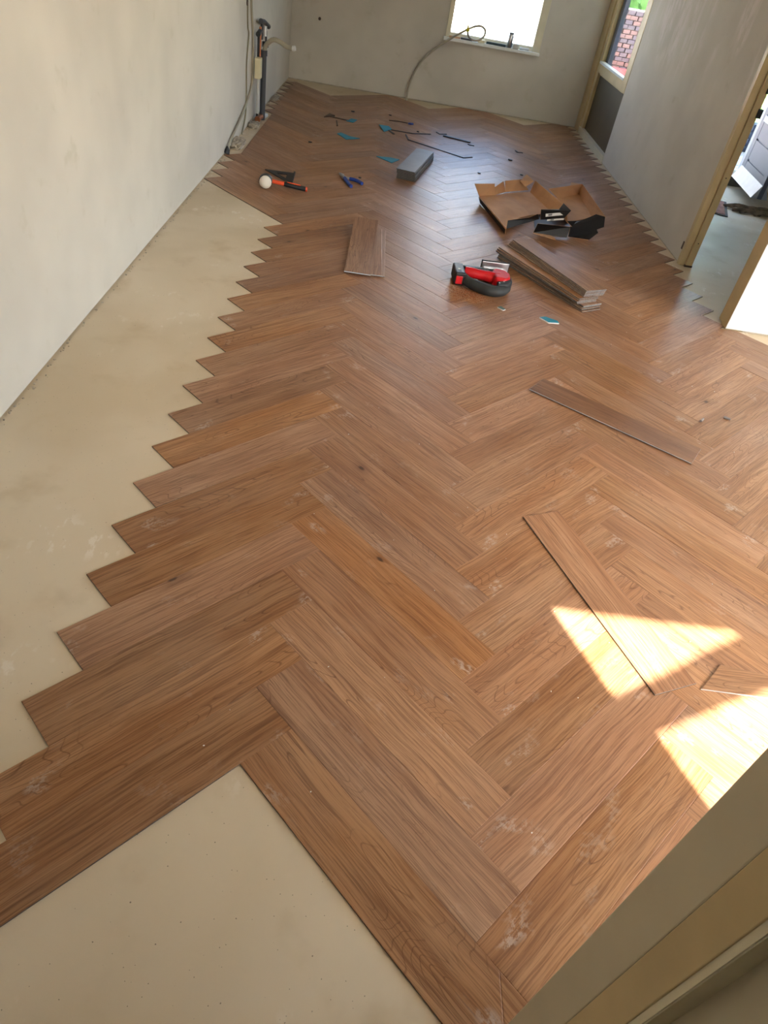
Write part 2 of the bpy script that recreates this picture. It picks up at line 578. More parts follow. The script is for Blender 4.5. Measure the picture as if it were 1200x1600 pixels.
# doorway to the hall, glazed side door, back window
DW0, DW1 = 3.085, 3.965
GD0, GD1 = 6.64, 8.13
WX0, WX1, WZ0, WZ1 = 0.50, 1.545, 0.645, 1.95
wall_slab('wall_left', 'long pale cream plastered wall beside the bare floor strip', M['wall'], 'x', XL, -0.2, -2.8, 8.45)
wall_slab('wall_back', 'grey-cream end wall with a bright window', M['wall_back'], 'y', YB, 0.2, XL, XR + 0.08, [(WX0, WX1, WZ0, WZ1)])
wall_slab('wall_right', 'taupe plastered wall with white scrape marks between glazed door and hall doorway', M['wall_right'], 'x', XR, 0.075, YC + 0.10, YB,
          [(DW0, DW1, -0.005, 2.05), (GD0, GD1, -0.005, 2.1)])
wall_slab('wall_side', 'bright white painted wall beside the hall doorway', M['wall_white'], 'y', YC, 0.10, XR + 0.085, X2)
struct(MB().box(XR - 0.026, XR + 0.085, YC - 0.001, YC + 0.004, 0.006, CEIL).build('trim_1', M['wall_white']), 'white plaster edge strip at the corner of the hall doorway', 'trim')
wall_slab('wall_far_side', 'outer wall of the wide part of the room', M['wall'], 'x', X2, 0.2, -2.0, 8.45, [(-0.7, 1.8, 0.55, 2.35)], foot=False)
FW = (1.727, 3.00, 1.15, 2.327)
wall_slab('wall_front', 'front wall with the wide sunny window', M['wall'], 'y', YF, -0.15, 0.60, X2, [(1.55, 3.05, 1.10, 2.52)], foot=False)
wall_slab('wall_passage_end', 'end wall of the passage behind the camera', M['wall'], 'y', -2.6, -0.2, XL, 0.60, foot=False)
# hall walls
HY, HX0, HX1 = 6.62, 2.68, 3.62
wall_slab('wall_hall_outer', 'outer hall wall with the open front door', M['wall_white'], 'y', HY, 0.14, XR + 0.11, X2, [(HX0, HX1, -0.005, 2.12)], foot=False)

# passage wall with the door frame and a closed door, close by the photographer
PX = 0.48
y1, y2, y3, y3b = -0.569, -0.6395, -0.688, -0.697
pier = MB()
pier.box(PX, 0.60, y2, y1, -0.005, CEIL)
pier.box(PX, 0.60, -2.6, -1.62, -0.005, CEIL)
pier.box(PX, 0.60, -1.62, y2, 2.10, CEIL)
struct(pier.build('wall_passage', M['grey_beige'], bevel=0.002), 'grey-beige wall end beside the sunlit floor', 'wall')
d3 = MB()
d3.box(PX, PX + 0.115, y3, y2, -0.005, 2.10, 0)
d3.box(PX, PX + 0.115, -1.62, -1.57, -0.005, 2.10, 0)
d3.box(PX, PX + 0.115, -1.57, y3, 2.05, 2.10, 0)
door3 = d3.build('door_3', M['cream_paint'], bevel=0.0015)
struct(door3, 'yellow-cream door frame with a closed beige door beside the sunlit floor', 'door')
MB().box(PX + 0.002, PX + 0.03, y3b, y3, -0.005, 2.05).build('stop_strip', M['cream_light'], door3)
MB().box(PX + 0.004, PX + 0.031, y3b - 0.0015, y3b, 0.0, 2.05).build('rebate', M['cream_light'], door3)
MB().box(PX + 0.030, PX + 0.07, -1.565, y3b - 0.0015, 0.004, 2.045).build('leaf', M['grey_beige'], door3)

# front window: frame bars that shape the sunlight on the floor
fw = MB()
fz0, fz1 = FW[2], FW[3]
fy0, fy1 = YF - 0.02, YF + 0.02
fw.box(1.50, 1.727, fy0, fy1, 1.05, 2.56)
fw.box(1.727, 3.10, fy0, fy1, fz1, 2.56)
fw.box(1.727, 1.78, fy0, fy1, fz0, 1.93)
fw.box(1.727, 3.10, fy0, fy1, 1.05, fz0 + 0.06)
fw.box(FW[1], 3.10, fy0, fy1, fz0 + 0.06, fz1)
win2 = fw.build('window_2', M['white_sill'])
struct(win2, 'wide front window behind the camera', 'window')
for xm in (2.336,):
    MB().box(xm, xm + 0.13, fy0, fy1, fz0 + 0.06, fz1).build('mullion', M['white_sill'], win2)
MB().prism([(1.72, 2.000), (2.337, 2.294), (2.337, 2.146), (1.72, 1.896)], -0.015, 0.015,
           M=Matrix(((1, 0, 0, 0), (0, 0, 1, YF), (0, 1, 0, 0), (0, 0, 0, 1)))).build('added_shadow_bar', M['white_sill'], win2)  # made-up slanted bar, added to cut the sun patches on the floor
for a, b in ((1.727, 2.336), (2.466, FW[1])):
    MB().box(a, b, YF - 0.004, YF + 0.0, fz0 + 0.06, fz1).build('pane', M['glass'], win2)
win3 = MB().box(X2 + 0.02, X2 + 0.08, -0.7, 1.8, 0.55, 0.61).box(X2 + 0.02, X2 + 0.08, -0.7, 1.8, 2.29, 2.35).build('window_3', M['white_sill'])
struct(win3, 'side window of the wide part of the room', 'window')
for a in (-0.7, 0.52, 1.74):
    MB().box(X2 + 0.02, X2 + 0.08, a, a + 0.06, 0.61, 2.29).build('mullion', M['white_sill'], win3)
for a, b in ((-0.64, 0.52), (0.58, 1.74)):
    MB().box(X2 + 0.045, X2 + 0.05, a, b, 0.61, 2.29).build('pane', M['glass'], win3)

# ------------------------------------------------------------------ back window
wf = MB()
d0, d1 = YB - 0.012, YB + 0.10
wf.box(WX0 - 0.002, WX0 + 0.048, d0, d1, WZ0, WZ1)
wf.box(WX1 - 0.082, WX1 + 0.002, d0, d1, WZ0, WZ1)
wf.box(WX0 + 0.048, WX1 - 0.082, d0 + 0.03, d1, WZ0, WZ0 + 0.045)
wf.box(WX0 + 0.048, WX1 - 0.082, d0, d1, WZ1 - 0.06, WZ1)
win1 = wf.build('window_1', M['cream_light'], bevel=0.003)
struct(win1, 'cream framed window in the end wall, blown out by daylight', 'window')
MB().box(WX0 - 0.02, WX1 + 0.005, YB - 0.055, YB + 0.03, WZ0 - 0.028, WZ0 + 0.002).build('window_sill', M['white_sill'], win1, bevel=0.003)
MB().box(WX0 + 0.048, WX1 - 0.082, YB + 0.055, YB + 0.061, WZ0 + 0.045, WZ1 - 0.06).build('pane', M['glass'], win1)

# ------------------------------------------------------------------ glazed side door (right wall, far end)
gd = MB()
gx = XR - 0.004
gd.box(gx, gx + 0.10, GD1 - 0.14, GD1 + 0.085, 0.0, 2.1)               # corner post
gd.box(gx + 0.015, gx + 0.09, 7.90, GD1 - 0.14, 0.05, 2.1)             # inner stile
gd.box(gx, gx + 0.09, GD0, 6.80, 0.60, 2.1)                            # stile beside the wall
gd.box(gx + 0.015, gx + 0.09, 6.80, 7.90, 0.60, 0.685)                 # middle rail
gd.box(gx + 0.015, gx + 0.09, 6.80, 7.90, 2.0, 2.1)
door2 = gd.build('door_2', M['cream_paint'], bevel=0.004)
struct(door2, 'cream glazed side door with an olive lower panel, in the far corner', 'door')
MB().box(gx + 0.045, gx + 0.075, GD0, 7.90, 0.06, 0.60).build('panel', M['olive'], door2)['label'] = 'dull olive lower door panel'
MB().box(gx + 0.030, gx + 0.060, 6.80, 7.90, 0.585, 0.60).build('panel_moulding', M['cream_paint'], door2)
MB().box(gx + 0.0, gx + 0.09, GD0, 7.99, -0.004, 0.06).build('threshold', M['grey_beige'], door2, bevel=0.004)
MB().box(gx - 0.002, gx + 0.05, 6.805, 7.90, 0.685, 0.705).build('glazing_bead', M['white_sill'], door2)
MB().box(gx + 0.05, gx + 0.056, 6.80, 7.90, 0.685, 2.0).build('pane', M['glass'], door2)
MB().box(gx + 0.06, gx + 0.105, 7.80, 7.91, 0.685, 2.0).build('outer_reveal', M['door_grey'], door2)

# ------------------------------------------------------------------ hall doorway frame
dj = MB()
fx0, fx1 = XR - 0.012, XR + 0.082
dj.box(fx0, XR + 0.033, DW1 - 0.028, DW1 + 0.012, 0.0, 2.09)
dj.box(XR + 0.036, fx1, DW1 - 0.040, DW1 + 0.012, 0.0, 2.09)
dj.box(XR + 0.033, XR + 0.036, DW1 - 0.020, DW1 + 0.012, 0.0, 2.05)
dj.box(XR - 0.025, fx1, YC + 0.004, YC + 0.078, 0.0, 2.09)
dj.box(XR - 0.010, fx1, YC + 0.078, DW0 - 0.010, 0.0, 2.09)
dj.box(fx0, fx1, DW0 - 0.010, DW1 - 0.028, 2.02, 2.09)
door1 = dj.build('door_1', M['cream_paint'], bevel=0.003)
struct(door1, 'cream-yellow wooden frame of the open doorway to the hall', 'door')
for zz in (0.93, 1.06):
    MB().box(fx1 - 0.012, fx1 + 0.016, DW1 - 0.052, DW1 - 0.040, zz, zz + 0.05).build('strike_plate', M['black'], door1)
for xx, zz in ((XR + 0.055, 0.58), (XR + 0.060, 0.16)):
    MB().lathe([(0, 0.004), (0.001, 0.004)], (xx, DW1 - 0.040, zz), (0, -1, 0), 8).build('screw_hole', M['black'], door1)
MB().box(XR - 0.004, XR + 0.004, DW1 + 0.030, DW1 + 0.058, 0.085, 0.135).build('hinge_pocket_shade', M['strip_brown'], door1)  # solid rust-brown block; the shade of the recess is in its colour
MB().box(XR + 0.030, fx1 + 0.002, DW1 - 0.043, DW1 + 0.012, -0.004, 0.008).build('frame_foot', M['strip_brown'], door1)

# ------------------------------------------------------------------ herringbone planks
W_ = 0.150
N_ = 5.0854
L_ = W_ * N_
TH = 0.005


def clip(poly, a, b, c):
    """keep a*x+b*y<=c"""
    out = []
    for i in range(len(poly)):
        p, q = poly[i], poly[(i + 1) % len(poly)]
        dp, dq = a * p[0] + b * p[1] - c, a * q[0] + b * q[1] - c
        if dp <= 0:
            out.append(p)
        if dp * dq < 0:
            t = dp / (dp - dq)
            out.append((p[0] + (q[0] - p[0]) * t, p[1] + (q[1] - p[1]) * t))
    return out


def inset(poly, d):
    n = len(poly)
    cx, cy = sum(p[0] for p in poly) / n, sum(p[1] for p in poly) / n
    lines = []
    for i in range(n):
        p, q = poly[i], poly[(i + 1) % n]
        ex, ey = q[0] - p[0], q[1] - p[1]
        l = math.hypot(ex, ey) or 1e-9
        nx, ny = -ey / l, ex / l
        lines.append((nx, ny, nx * p[0] + ny * p[1] + d))
    out = []
    for i in range(n):
        a, b = lines[i - 1], lines[i]
        det = a[0] * b[1] - b[0] * a[1]
        if abs(det) < 1e-4:
            out.append(poly[i])
        else:
            out.append(((a[2] * b[1] - b[2] * a[1]) / det, (a[0] * b[2] - b[0] * a[2]) / det))
    return out


def plank_mb(polys, th=TH, bev=0.0016, drop=0.0008):
    """slots: 0 top, 1 core edge, 2 underside, 3 thin pale line in the edge"""
    mb = MB()
    for poly in polys:
        n = len(poly)
        ins = inset(poly, bev)
        zm = -drop - (th - drop) * 0.45
        vs = [(x, y, -th) for x, y in poly] + [(x, y, zm) for x, y in poly] + [(x, y, -drop) for x, y in poly] + [(x, y, 0.0) for x, y in ins]
        fs, ms = [tuple(range(n - 1, -1, -1)), tuple(range(3 * n, 4 * n))], [2, 0]
        for i in range(n):
            j = (i + 1) % n
            fs += [(i, j, n + j, n + i), (n + i, n + j, 2 * n + j, 2 * n + i), (2 * n + i, 2 * n + j, 3 * n + j, 3 * n + i)]
            ms += [1, 3, 0]
        mb.add(vs, fs, ms)
    return mb


HL, HW = L_ / 2, W_ / 2
RECT = [(-HL, -HW), (HL, -HW), (HL, HW), (-HL, HW)]
PMATS = [M['wood'], M['core'], M['under'], M['core']]
proto = plank_mb([RECT]).build('plank', PMATS)
PLANK_MESH = proto.data
bpy.data.objects.remove(proto)
prot2 = plank_mb([RECT]).build('plank', [M['wood_loose'], M['core'], M['under'], M['edge_line']])
LOOSE_MESH = prot2.data
bpy.data.objects.remove(prot2)
prot3 = plank_mb([RECT], th=0.006).build('plank', [M['wood_dark'], M['core'], M['under'], M['edge_pale']])
DARK_MESH = prot3.data
bpy.data.objects.remove(prot3)
prot4 = plank_mb([RECT]).build('plank', [M['wood_loose'], M['edge_line'], M['under'], M['edge_pale']])
PALE_MESH = prot4.data
prot5 = plank_mb([RECT]).build('plank', [M['wood_loose'], M['core'], M['under'], M['core']])
FLIP_MESH = prot5.data
bpy.data.objects.remove(prot5)
bpy.data.objects.remove(prot4)
r2 = math.sqrt(0.5)
n_planks = 0


def lay(u, v, ang, regions=None):
    """one laid plank; regions: list of lists of half-planes, each giving one convex piece to keep"""
    global n_planks
    x, y = (u + v) * r2 * W_, (v - u) * r2 * W_
    ca, sa = math.cos(ang), math.sin(ang)
    corners = [(x + ca * px - sa * py, y + sa * px + ca * py) for px, py in RECT]
    me = PLANK_MESH
    if regions:
        keep = []
        for hp in regions:
            pl = corners
            for h in hp:
                pl = clip(pl, *h)
                if len(pl) < 3:
                    break
            if len(pl) >= 3:
                keep.append(pl)
        if not keep:
            return
        full = len(keep) == 1 and all(abs(a[0] - b[0]) + abs(a[1] - b[1]) < 1e-6 for a, b in zip(keep[0], corners)) and len(keep[0]) == 4
        if not full:
            loc = [[((px - x) * ca + (py - y) * sa, -(px - x) * sa + (py - y) * ca) for px, py in pl] for pl in keep]
            area = sum(abs(sum(pl[i][0] * pl[(i + 1) % len(pl)][1] - pl[(i + 1) % len(pl)][0] * pl[i][1] for i in range(len(pl)))) / 2 for pl in loc)
            if area < 0.0015:
                return
            t = plank_mb(loc).build('plank', PMATS)
            me = t.data
            bpy.data.objects.remove(t)
    o = bpy.data.objects.new('plank', me)
    COL.objects.link(o)
    o.parent = floor
    o.location = (x, y, random.uniform(-0.0002, 0.0002))
    o.rotation_euler = (random.gauss(0, 0.0016), random.gauss(0, 0.0006), ang)
    n_planks += 1


A45, B45 = PI / 4, -PI / 4
backc = (0, 1, YB - 0.004)
for m_, k0, k1 in ((0, 0, 38), (1, -4, 39), (2, -3, 39), (3, -2, 13)):
    for k in range(k0, k1 + 1):
        reg = None
        if k >= 35 and m_ < 3:
            reg = [[backc]]
        if m_ == 1 and k < 0:
            reg = [[(-1, 0, -0.603)]]
        if m_ == 2 and k > 13:
            reg = [[backc, (1, 0, XR - 0.002)]]
        lay(m_ * N_ - 0.5 - k, (m_ - 0.5) * N_ + k, A45, reg)
for m_, k0, k1 in ((-1, 20, 38), (0, 0, 39), (1, -3, 39), (2, -3, 14)):
    for k in range(k0, k1 + 1):
        reg = None
        if m_ == -1:
            reg = [[(-1, 0, 1.183), backc]] if (k < 24 or k > 30) else [[(-1, 0, 1.075), backc]]
        elif k >= 36:
            reg = [[backc]]
        if m_ == 0 and k == 0:
            reg = [[(1, 0, PX - 0.002)], [(-1, 0, -(PX - 0.002)), (0, -1, -(y1 + 0.003))]]
        if m_ == 0 and k == 1:
            reg = None
        if m_ == 2 and k == 14:
            reg = [[(0, 1, YC - 0.004)]]
        lay((m_ + 0.5) * N_ - k, m_ * N_ + k - 0.5, B45, reg)

# ------------------------------------------------------------------ loose planks
PT = 0.0060


def loose_plank(label, x, y, z_top, deg, group=None, flip=False, mesh=None, rx=0.0):
    o = bpy.data.objects.new('vinyl_plank', mesh or LOOSE_MESH)
    COL.objects.link(o)
    if flip:
        o.location = (x, y, z_top - TH)
        o.rotation_euler = (PI + rx, 0, math.radians(deg))
    else:
        o.location = (x, y, z_top)
        o.rotation_euler = (rx, 0, math.radians(deg))
    return tag(o, label, 'plank', group)


loose_plank('single loose dark brown plank lying alone on the herringbone floor, pale edge showing', 1.187, 1.699, 0.0085, -33.5, mesh=DARK_MESH, rx=-0.012)
loose_plank('single loose plank crossing the sunlit patch on the floor', 0.906, 0.609, 0.0072, -67.2)
op = [(1.132, 0.269), (1.222, 0.367), (1.40, 0.345), (1.345, 0.266)]
cx, cy = 1.27, 0.31
oc = plank_mb([[(a - cx, b - cy) for a, b in (op if False else op[::-1])]]).build('plank_offcut', [M['wood_loose'], M['edge_pale'], M['under'], M['edge_pale']], loc=(cx, cy, 0.0062))
tag(oc, 'small pointed plank offcut beside the sunlit patch and the loose plank', 'offcut')

ORD = ['topmost', 'second', 'third', 'fourth', 'fifth', 'sixth', 'seventh', 'eighth', 'ninth', 'tenth', 'eleventh', 'twelfth', 'thirteenth',
       'fourteenth', 'fifteenth', 'sixteenth', 'seventeenth', 'eighteenth', 'nineteenth', 'twentieth']


def stack(specs, where, group, flip=False):
    """specs from the bottom up: (x, y, deg)"""
    n = len(specs)
    for i, (x, y, dg) in enumerate(specs):
        pos = n - 1 - i
        lab = ('topmost plank of ' if pos == 0 else ORD[pos] + ' plank from the top of ') + where
        loose_plank(lab, x, y, PT * (i + 1) + 0.0002, dg, group, flip, FLIP_MESH if flip else None)


sp = []
for i in range(6):
    sp.append((1.099 + random.uniform(-.007, .007), 3.196 + random.uniform(-.007, .007), 124.6 + random.uniform(-.5, .5)))
for i in range(5):
    sp.append((1.080 + random.uniform(-.008, .008), 3.215 + random.uniform(-.008, .008), 122.6 + random.uniform(-.6, .6)))
for i in range(6):
    sp.append((1.135 + i * 0.003 + random.uniform(-.003, .003), 3.262 + i * 0.002 + random.uniform(-.003, .003), 119.5 - i * 0.3))
stack(sp, 'the tall plank stack by the red jigsaw', 'planks in the tall stack')
sp = []
for i in range(12):
    s = 0.012 if i < 7 else (0.006 if i < 11 else 0.0)
    sp.append((0.279 + s + random.uniform(-.0015, .0015), 5.262 + random.uniform(-.0015, .0015), 78.0 + random.uniform(-.25, .25)))
stack(sp, 'the grey upside-down plank stack beside the teal offcut', 'planks in the grey upside-down stack', flip=True)


def bent_plank_mesh(rise):
    n = 10
    mb = MB()
    vs, fs, ms = [], [], []
    for i in range(n + 1):
        s = i / n
        xx = -HL + L_ * s
        zz = rise * (max(0, s - 0.25) / 0.75) ** 2
        for yy in (-HW, HW):
            vs += [(xx, yy, zz - TH), (xx, yy, zz)]
    for i in range(n):
        a, b = i * 4, (i + 1) * 4
        fs += [(a + 1, b + 1, b + 3, a + 3), (a, a + 2, b + 2, b), (a, b, b + 1, a + 1), (a + 2, a + 3, b + 3, b + 2)]
        ms += [0, 2, 1, 1]
    fs += [(0, 1, 3, 2), (n * 4, n * 4 + 2, n * 4 + 3, n * 4 + 1)]
    ms += [1, 1]
    o = mb.add(vs, fs, ms).build('vinyl_plank', [M['wood_loose'], M['edge_pale'], M['under']])
    me = o.data
    bpy.data.objects.remove(o)
    return me


BENT = bent_plank_mesh(0.055)
loose_plank('bottom plank of the low pile of three planks lying apart on the floor', 0.034, 3.275, 0.0056, 91.6, 'planks in the pile of three', mesh=PALE_MESH)
loose_plank('middle plank of the low pile of three planks lying apart on the floor', 0.014, 3.262, 0.0112, 92.4, 'planks in the pile of three', mesh=PALE_MESH)
loose_plank('top plank of the low pile of three planks, its far end bowed up', -0.033, 3.238, 0.0170, 90.0, 'planks in the pile of three', mesh=BENT)

# ------------------------------------------------------------------ torn cardboard carton
ct = thing('cardboard_carton', 'torn-open brown cardboard carton with black printed outside, lying on the planks', 'carton', (1.25, 4.5, 0))
OFF = Vector((1.25, 4.5, 0))


FRONT = Vector((0.0, -0.9, 1.5))


def card(name, pts, t=0.004, m_in=None, m_out=None, label=None, see='in'):
    """see: which side of the board looks towards the near end of the room"""
    P = [Vector(p) for p in pts]
    nrm = Vector((0, 0, 0))
    for i in range(len(P)):
        nrm += P[i].cross(P[(i + 1) % len(P)])
    cen = sum(P, Vector((0, 0, 0))) / len(P)
    if (nrm.dot(FRONT - cen) > 0) != (see == 'in'):
        P = P[::-1]
    o = MB().panel([p - OFF for p in P], t, 0, 1, 0).build(name, [m_in or M['card_in'], m_out or M['card_out']], ct)
    if label:
        o['label'] = label
    return o


def up(pts):
    """order so that the inner face looks up"""
    P = [Vector(p) for p in pts]
    nz = sum((P[i].cross(P[(i + 1) % len(P)])).z for i in range(len(P)))
    return pts if nz > 0 else pts[::-1]


card('side_panel', up([(0.772, 4.613, 0.05), (0.906, 4.72, 0.045), (1.04, 4.254, 0.045), (0.914, 3.945, 0.05)]), m_in=M['card_pale'])
card('hinge_strip', up([(0.906, 4.72, 0.045), (1.054, 4.974, 0.015), (1.149, 4.414, 0.03), (1.04, 4.254, 0.045)]))
card('bottom_panel', up([(1.054, 4.974, 0.015), (1.234, 5.091, 0.015), (1.345, 4.621, 0.015), (1.149, 4.414, 0.03)]), m_in=M['card_pale'])
card('ridge_wall', [(1.234, 5.091, 0.015), (1.254, 5.107, 0.1), (1.408, 4.498, 0.1), (1.345, 4.621, 0.015)], m_out=M['card_in'])
card('bottom_panel', up([(1.40, 5.02, 0.012), (1.68, 5.293, 0.012), (1.678, 4.69, 0.012), (1.44, 4.44, 0.012)]), m_in=M['card_pale'])
card('ridge_wall', up([(1.256, 5.107, 0.1), (1.40, 5.02, 0.012), (1.44, 4.44, 0.012), (1.410, 4.498, 0.1)]))
card('end_wall', [(1.468, 5.054, 0.012), (1.358, 5.015, 0.08), (1.564, 5.184, 0.09), (1.68, 5.293, 0.012)])
card('corner_flap', [(1.564, 5.184, 0.09), (1.583, 5.251, 0.1), (1.677, 5.258, 0.1), (1.68, 5.293, 0.012)])
card('side_wall', [(1.68, 5.293, 0.012), (1.677, 5.258, 0.1), (1.696, 4.42, 0.1), (1.678, 4.69, 0.012)])
card('end_wall', [(0.772, 4.613, 0.05), (0.719, 4.608, 0.13), (0.881, 4.72, 0.125), (0.906, 4.72, 0.045)])
card('torn_flap', [(0.906, 4.72, 0.045), (0.894, 4.734, 0.1), (0.965, 4.856, 0.12), (1.01, 4.914, 0.03)])
card('end_wall', [(1.01, 4.914, 0.03), (0.993, 4.956, 0.1), (1.146, 5.09, 0.1), (1.229, 5.142, 0.015)])
card('corner_flap', [(1.123, 5.031, 0.1), (1.177, 5.123, 0.135), (1.226, 5.016, 0.12), (1.17, 4.999, 0.07)])
card('end_wall', [(0.914, 3.945, 0.05), (0.912, 3.961, 0.1), (1.064, 4.025, 0.125), (1.117, 4.041, 0.15), (1.146, 4.088, 0.105)][::-1], label='black printed near end wall', see='out')
card('outer_flap', [(0.772, 4.613, 0.045), (0.914, 3.945, 0.045), (0.925, 3.985, 0.002), (0.79, 4.60, 0.006)], label='black side hanging under the raised panel', see='out')
fl_a = card('label_flap', [(1.166, 4.132, 0.09), (1.148, 4.121, 0.16), (1.287, 4.193, 0.16), (1.311, 4.216, 0.2), (1.378, 4.211, 0.16), (1.34, 4.2, 0.1)], see='out', label='black flap with two white paper labels')


def sticker(name, pts, d, parent, mat):
    P = [Vector(p) - OFF for p in pts]
    nrm = Vector((0, 0, 0))
    for i in range(len(P)):
        nrm += P[i].cross(P[(i + 1) % len(P)])
    nrm.normalize()
    if nrm.y > 0:
        nrm = -nrm
        P = P[::-1]
    MB().panel([p + nrm * d for p in P], 0.0008, 0, 0, 0).build(name, mat, parent)


sticker('paper_label', [(1.185, 4.100, 0.142), (1.325, 4.196, 0.144), (1.328, 4.190, 0.127), (1.188, 4.092, 0.124)], 0.001, fl_a, M['label_white'])
sticker('paper_label', [(1.212, 4.120, 0.102), (1.343, 4.196, 0.107), (1.343, 4.190, 0.096), (1.209, 4.112, 0.092)], 0.001, fl_a, M['label_white'])
sticker('label_print', [(1.205, 4.112, 0.139), (1.235, 4.132, 0.140), (1.236, 4.126, 0.130), (1.207, 4.106, 0.128)], 0.003, fl_a, M['label_ink'])
sticker('label_print', [(1.236, 4.132, 0.101), (1.262, 4.147, 0.102), (1.262, 4.142, 0.096), (1.236, 4.126, 0.094)], 0.003, fl_a, M['label_ink'])
card('front_flap', [(1.126, 4.056, 0.02), (1.134, 4.034, 0.09), (1.384, 4.118, 0.08), (1.375, 4.096, 0.01)], see='out')
card('front_flap', [(1.388, 4.115, 0.01), (1.387, 4.133, 0.08), (1.444, 4.182, 0.1), (1.584, 4.294, 0.14), (1.656, 4.304, 0.13), (1.661, 4.267, 0.07), (1.606, 4.232, 0.055), (1.623, 4.231, 0.035), (1.549, 4.141, 0.004)], see='out')
card('closing_tab', [(1.346, 4.110, 0.112), (1.426, 4.155, 0.112), (1.389, 4.098, 0.085)], see='out')
card('torn_strip', up([(1.129, 4.069, 0.012), (1.286, 4.021, 0.006), (1.287, 4.061, 0.008), (1.179, 4.108, 0.02)]), m_out=M['card_in'])
card('torn_strip', up([(1.389, 4.122, 0.010), (1.544, 4.135, 0.006), (1.542, 4.177, 0.007), (1.408, 4.163, 0.017)]), m_out=M['card_in'])
card('under_panel', up([(1.15, 4.10, 0.006), (1.36, 4.13, 0.006), (1.66, 4.72, 0.007), (1.20, 4.60, 0.008)]), m_in=M['card_out'])

# ------------------------------------------------------------------ jigsaw
jg = thing('jigsaw', 'red and black cordless jigsaw lying on its side on the planks', 'jigsaw', (0.70, 2.965, 0), math.radians(4))
b = MB()
b.tube(smooth_path([(-0.115, 0.075, 0.052), (-0.06, 0.06, 0.055), (0.0, 0.05, 0.054), (0.05, 0.04, 0.052), (0.085, 0.03, 0.05)], 4), [0.030, 0.031, 0.031, 0.030, 0.029, 0.028, 0.028, 0.028, 0.029, 0.030, 0.031, 0.032, 0.034, 0.036, 0.037, 0.037, 0.035], 14)
b.build('grip', M['red'], jg, smooth=True)
MB().prism([(0.045, -0.03), (0.105, -0.045), (0.135, -0.01), (0.142, 0.05), (0.12, 0.10), (0.06, 0.115), (0.04, 0.07)], 0.012, 0.085).build('motor_housing', M['red'], jg, bevel=0.014, segs=3)
hp = smooth_path([(-0.13, 0.06, 0.035), (-0.105, -0.015, 0.032), (-0.045, -0.075, 0.032), (0.02, -0.110, 0.034), (0.075, -0.105, 0.036), (0.115, -0.06, 0.038)], 4)
MB().tube(hp, [0.024 + 0.008 * math.sin(i / (len(hp) - 1) * PI) for i in range(len(hp))], 12).build('handle', M['rubber'], jg, smooth=True)
MB().prism([(0.05, -0.10), (0.11, -0.09), (0.145, -0.03), (0.15, 0.03), (0.125, 0.03), (0.10, -0.035), (0.05, -0.055)], 0.008, 0.074).build('nose_cover', M['rubber'], jg, bevel=0.010, segs=3)
bt = MB().box(-0.185, -0.125, -0.02, 0.135, 0.004, 0.078).build('battery', M['black'], jg, bevel=0.008)
MB().box(-0.178, -0.140, -0.024, -0.017, 0.014, 0.060).build('battery_latch', M['red'], bt, bevel=0.003)
MB().box(-0.165, -0.150, 0.03, 0.045, 0.0785, 0.0795).build('charge_light', M['label_white'], bt)
MB().box(-0.125, 0.03, 0.100, 0.128, 0.030, 0.074).build('body_rib', M['black'], jg, bevel=0.006)
sh = MB().box(-0.01, 0.150, 0.150, 0.157, 0.006, 0.100).build('shoe', M['steel'], jg, bevel=0.002)
MB().box(-0.015, 0.155, 0.157, 0.163, 0.002, 0.106).build('shoe_cover', M['black'], sh, bevel=0.002)
MB().box(0.0, 0.12, 0.138, 0.150, 0.040, 0.070).build('shoe_bracket', M['steel'], jg, bevel=0.003)
MB().box(0.02, 0.11, 0.110, 0.140, 0.025, 0.065).build('gear_neck', M['rubber'], jg, bevel=0.006)
MB().box(0.128, 0.140, 0.10, 0.215, 0.046, 0.049).build('saw_blade', M['steel'], jg)
for xx, yy in ((0.09, -0.055), (0.06, -0.08)):
    MB().lathe([(0, 0.006), (0.002, 0.005)], (xx, yy, 0.073), (0, 0, 1), 10).build('screw', M['steel'], jg)

# ------------------------------------------------------------------ mallet, set square, pliers
ml = thing('rubber_mallet', 'white-faced rubber mallet with orange and black handle lying on the planks', 'mallet', (-0.765, 4.17, 0), math.radians(6))
MB().lathe([(0, 0.040), (0.004, 0.045), (0.046, 0.045), (0.05, 0.040)], (0, -0.055, 0.046), (0, 1, 0), 24).build('head', M['black'], ml, smooth=True)
MB().lathe([(0.000, 0.0415), (0.010, 0.0415), (0.020, 0.037), (0.028, 0.026), (0.032, 0.010), (0.0325, 0.001)], (0, -0.053, 0.046), (0, -1, 0), 24).build('striking_face', M['mallet_white'], ml, smooth=True)
hd = MB().tube([(0.03, 0, 0.042), (0.10, 0, 0.036), (0.125, 0, 0.033)], [0.013, 0.013, 0.014], 12).build('handle', M['orange'], ml, smooth=True)
MB().tube([(0.12, 0, 0.033), (0.14, 0, 0.031), (0.20, 0, 0.024), (0.275, 0, 0.017)], [0.013, 0.0165, 0.015, 0.0165], 12).build('grip', M['black'], hd, smooth=True)
MB().tube([(0.145, 0, 0.0465), (0.24, 0, 0.0375)], [0.004, 0.004], 6).build('grip_stripe', M['orange'], hd)
MB().tube([(0.275, 0, 0.017), (0.288, 0, 0.0165)], [0.0165, 0.0145], 12).build('butt_cap', M['orange'], hd, smooth=True)

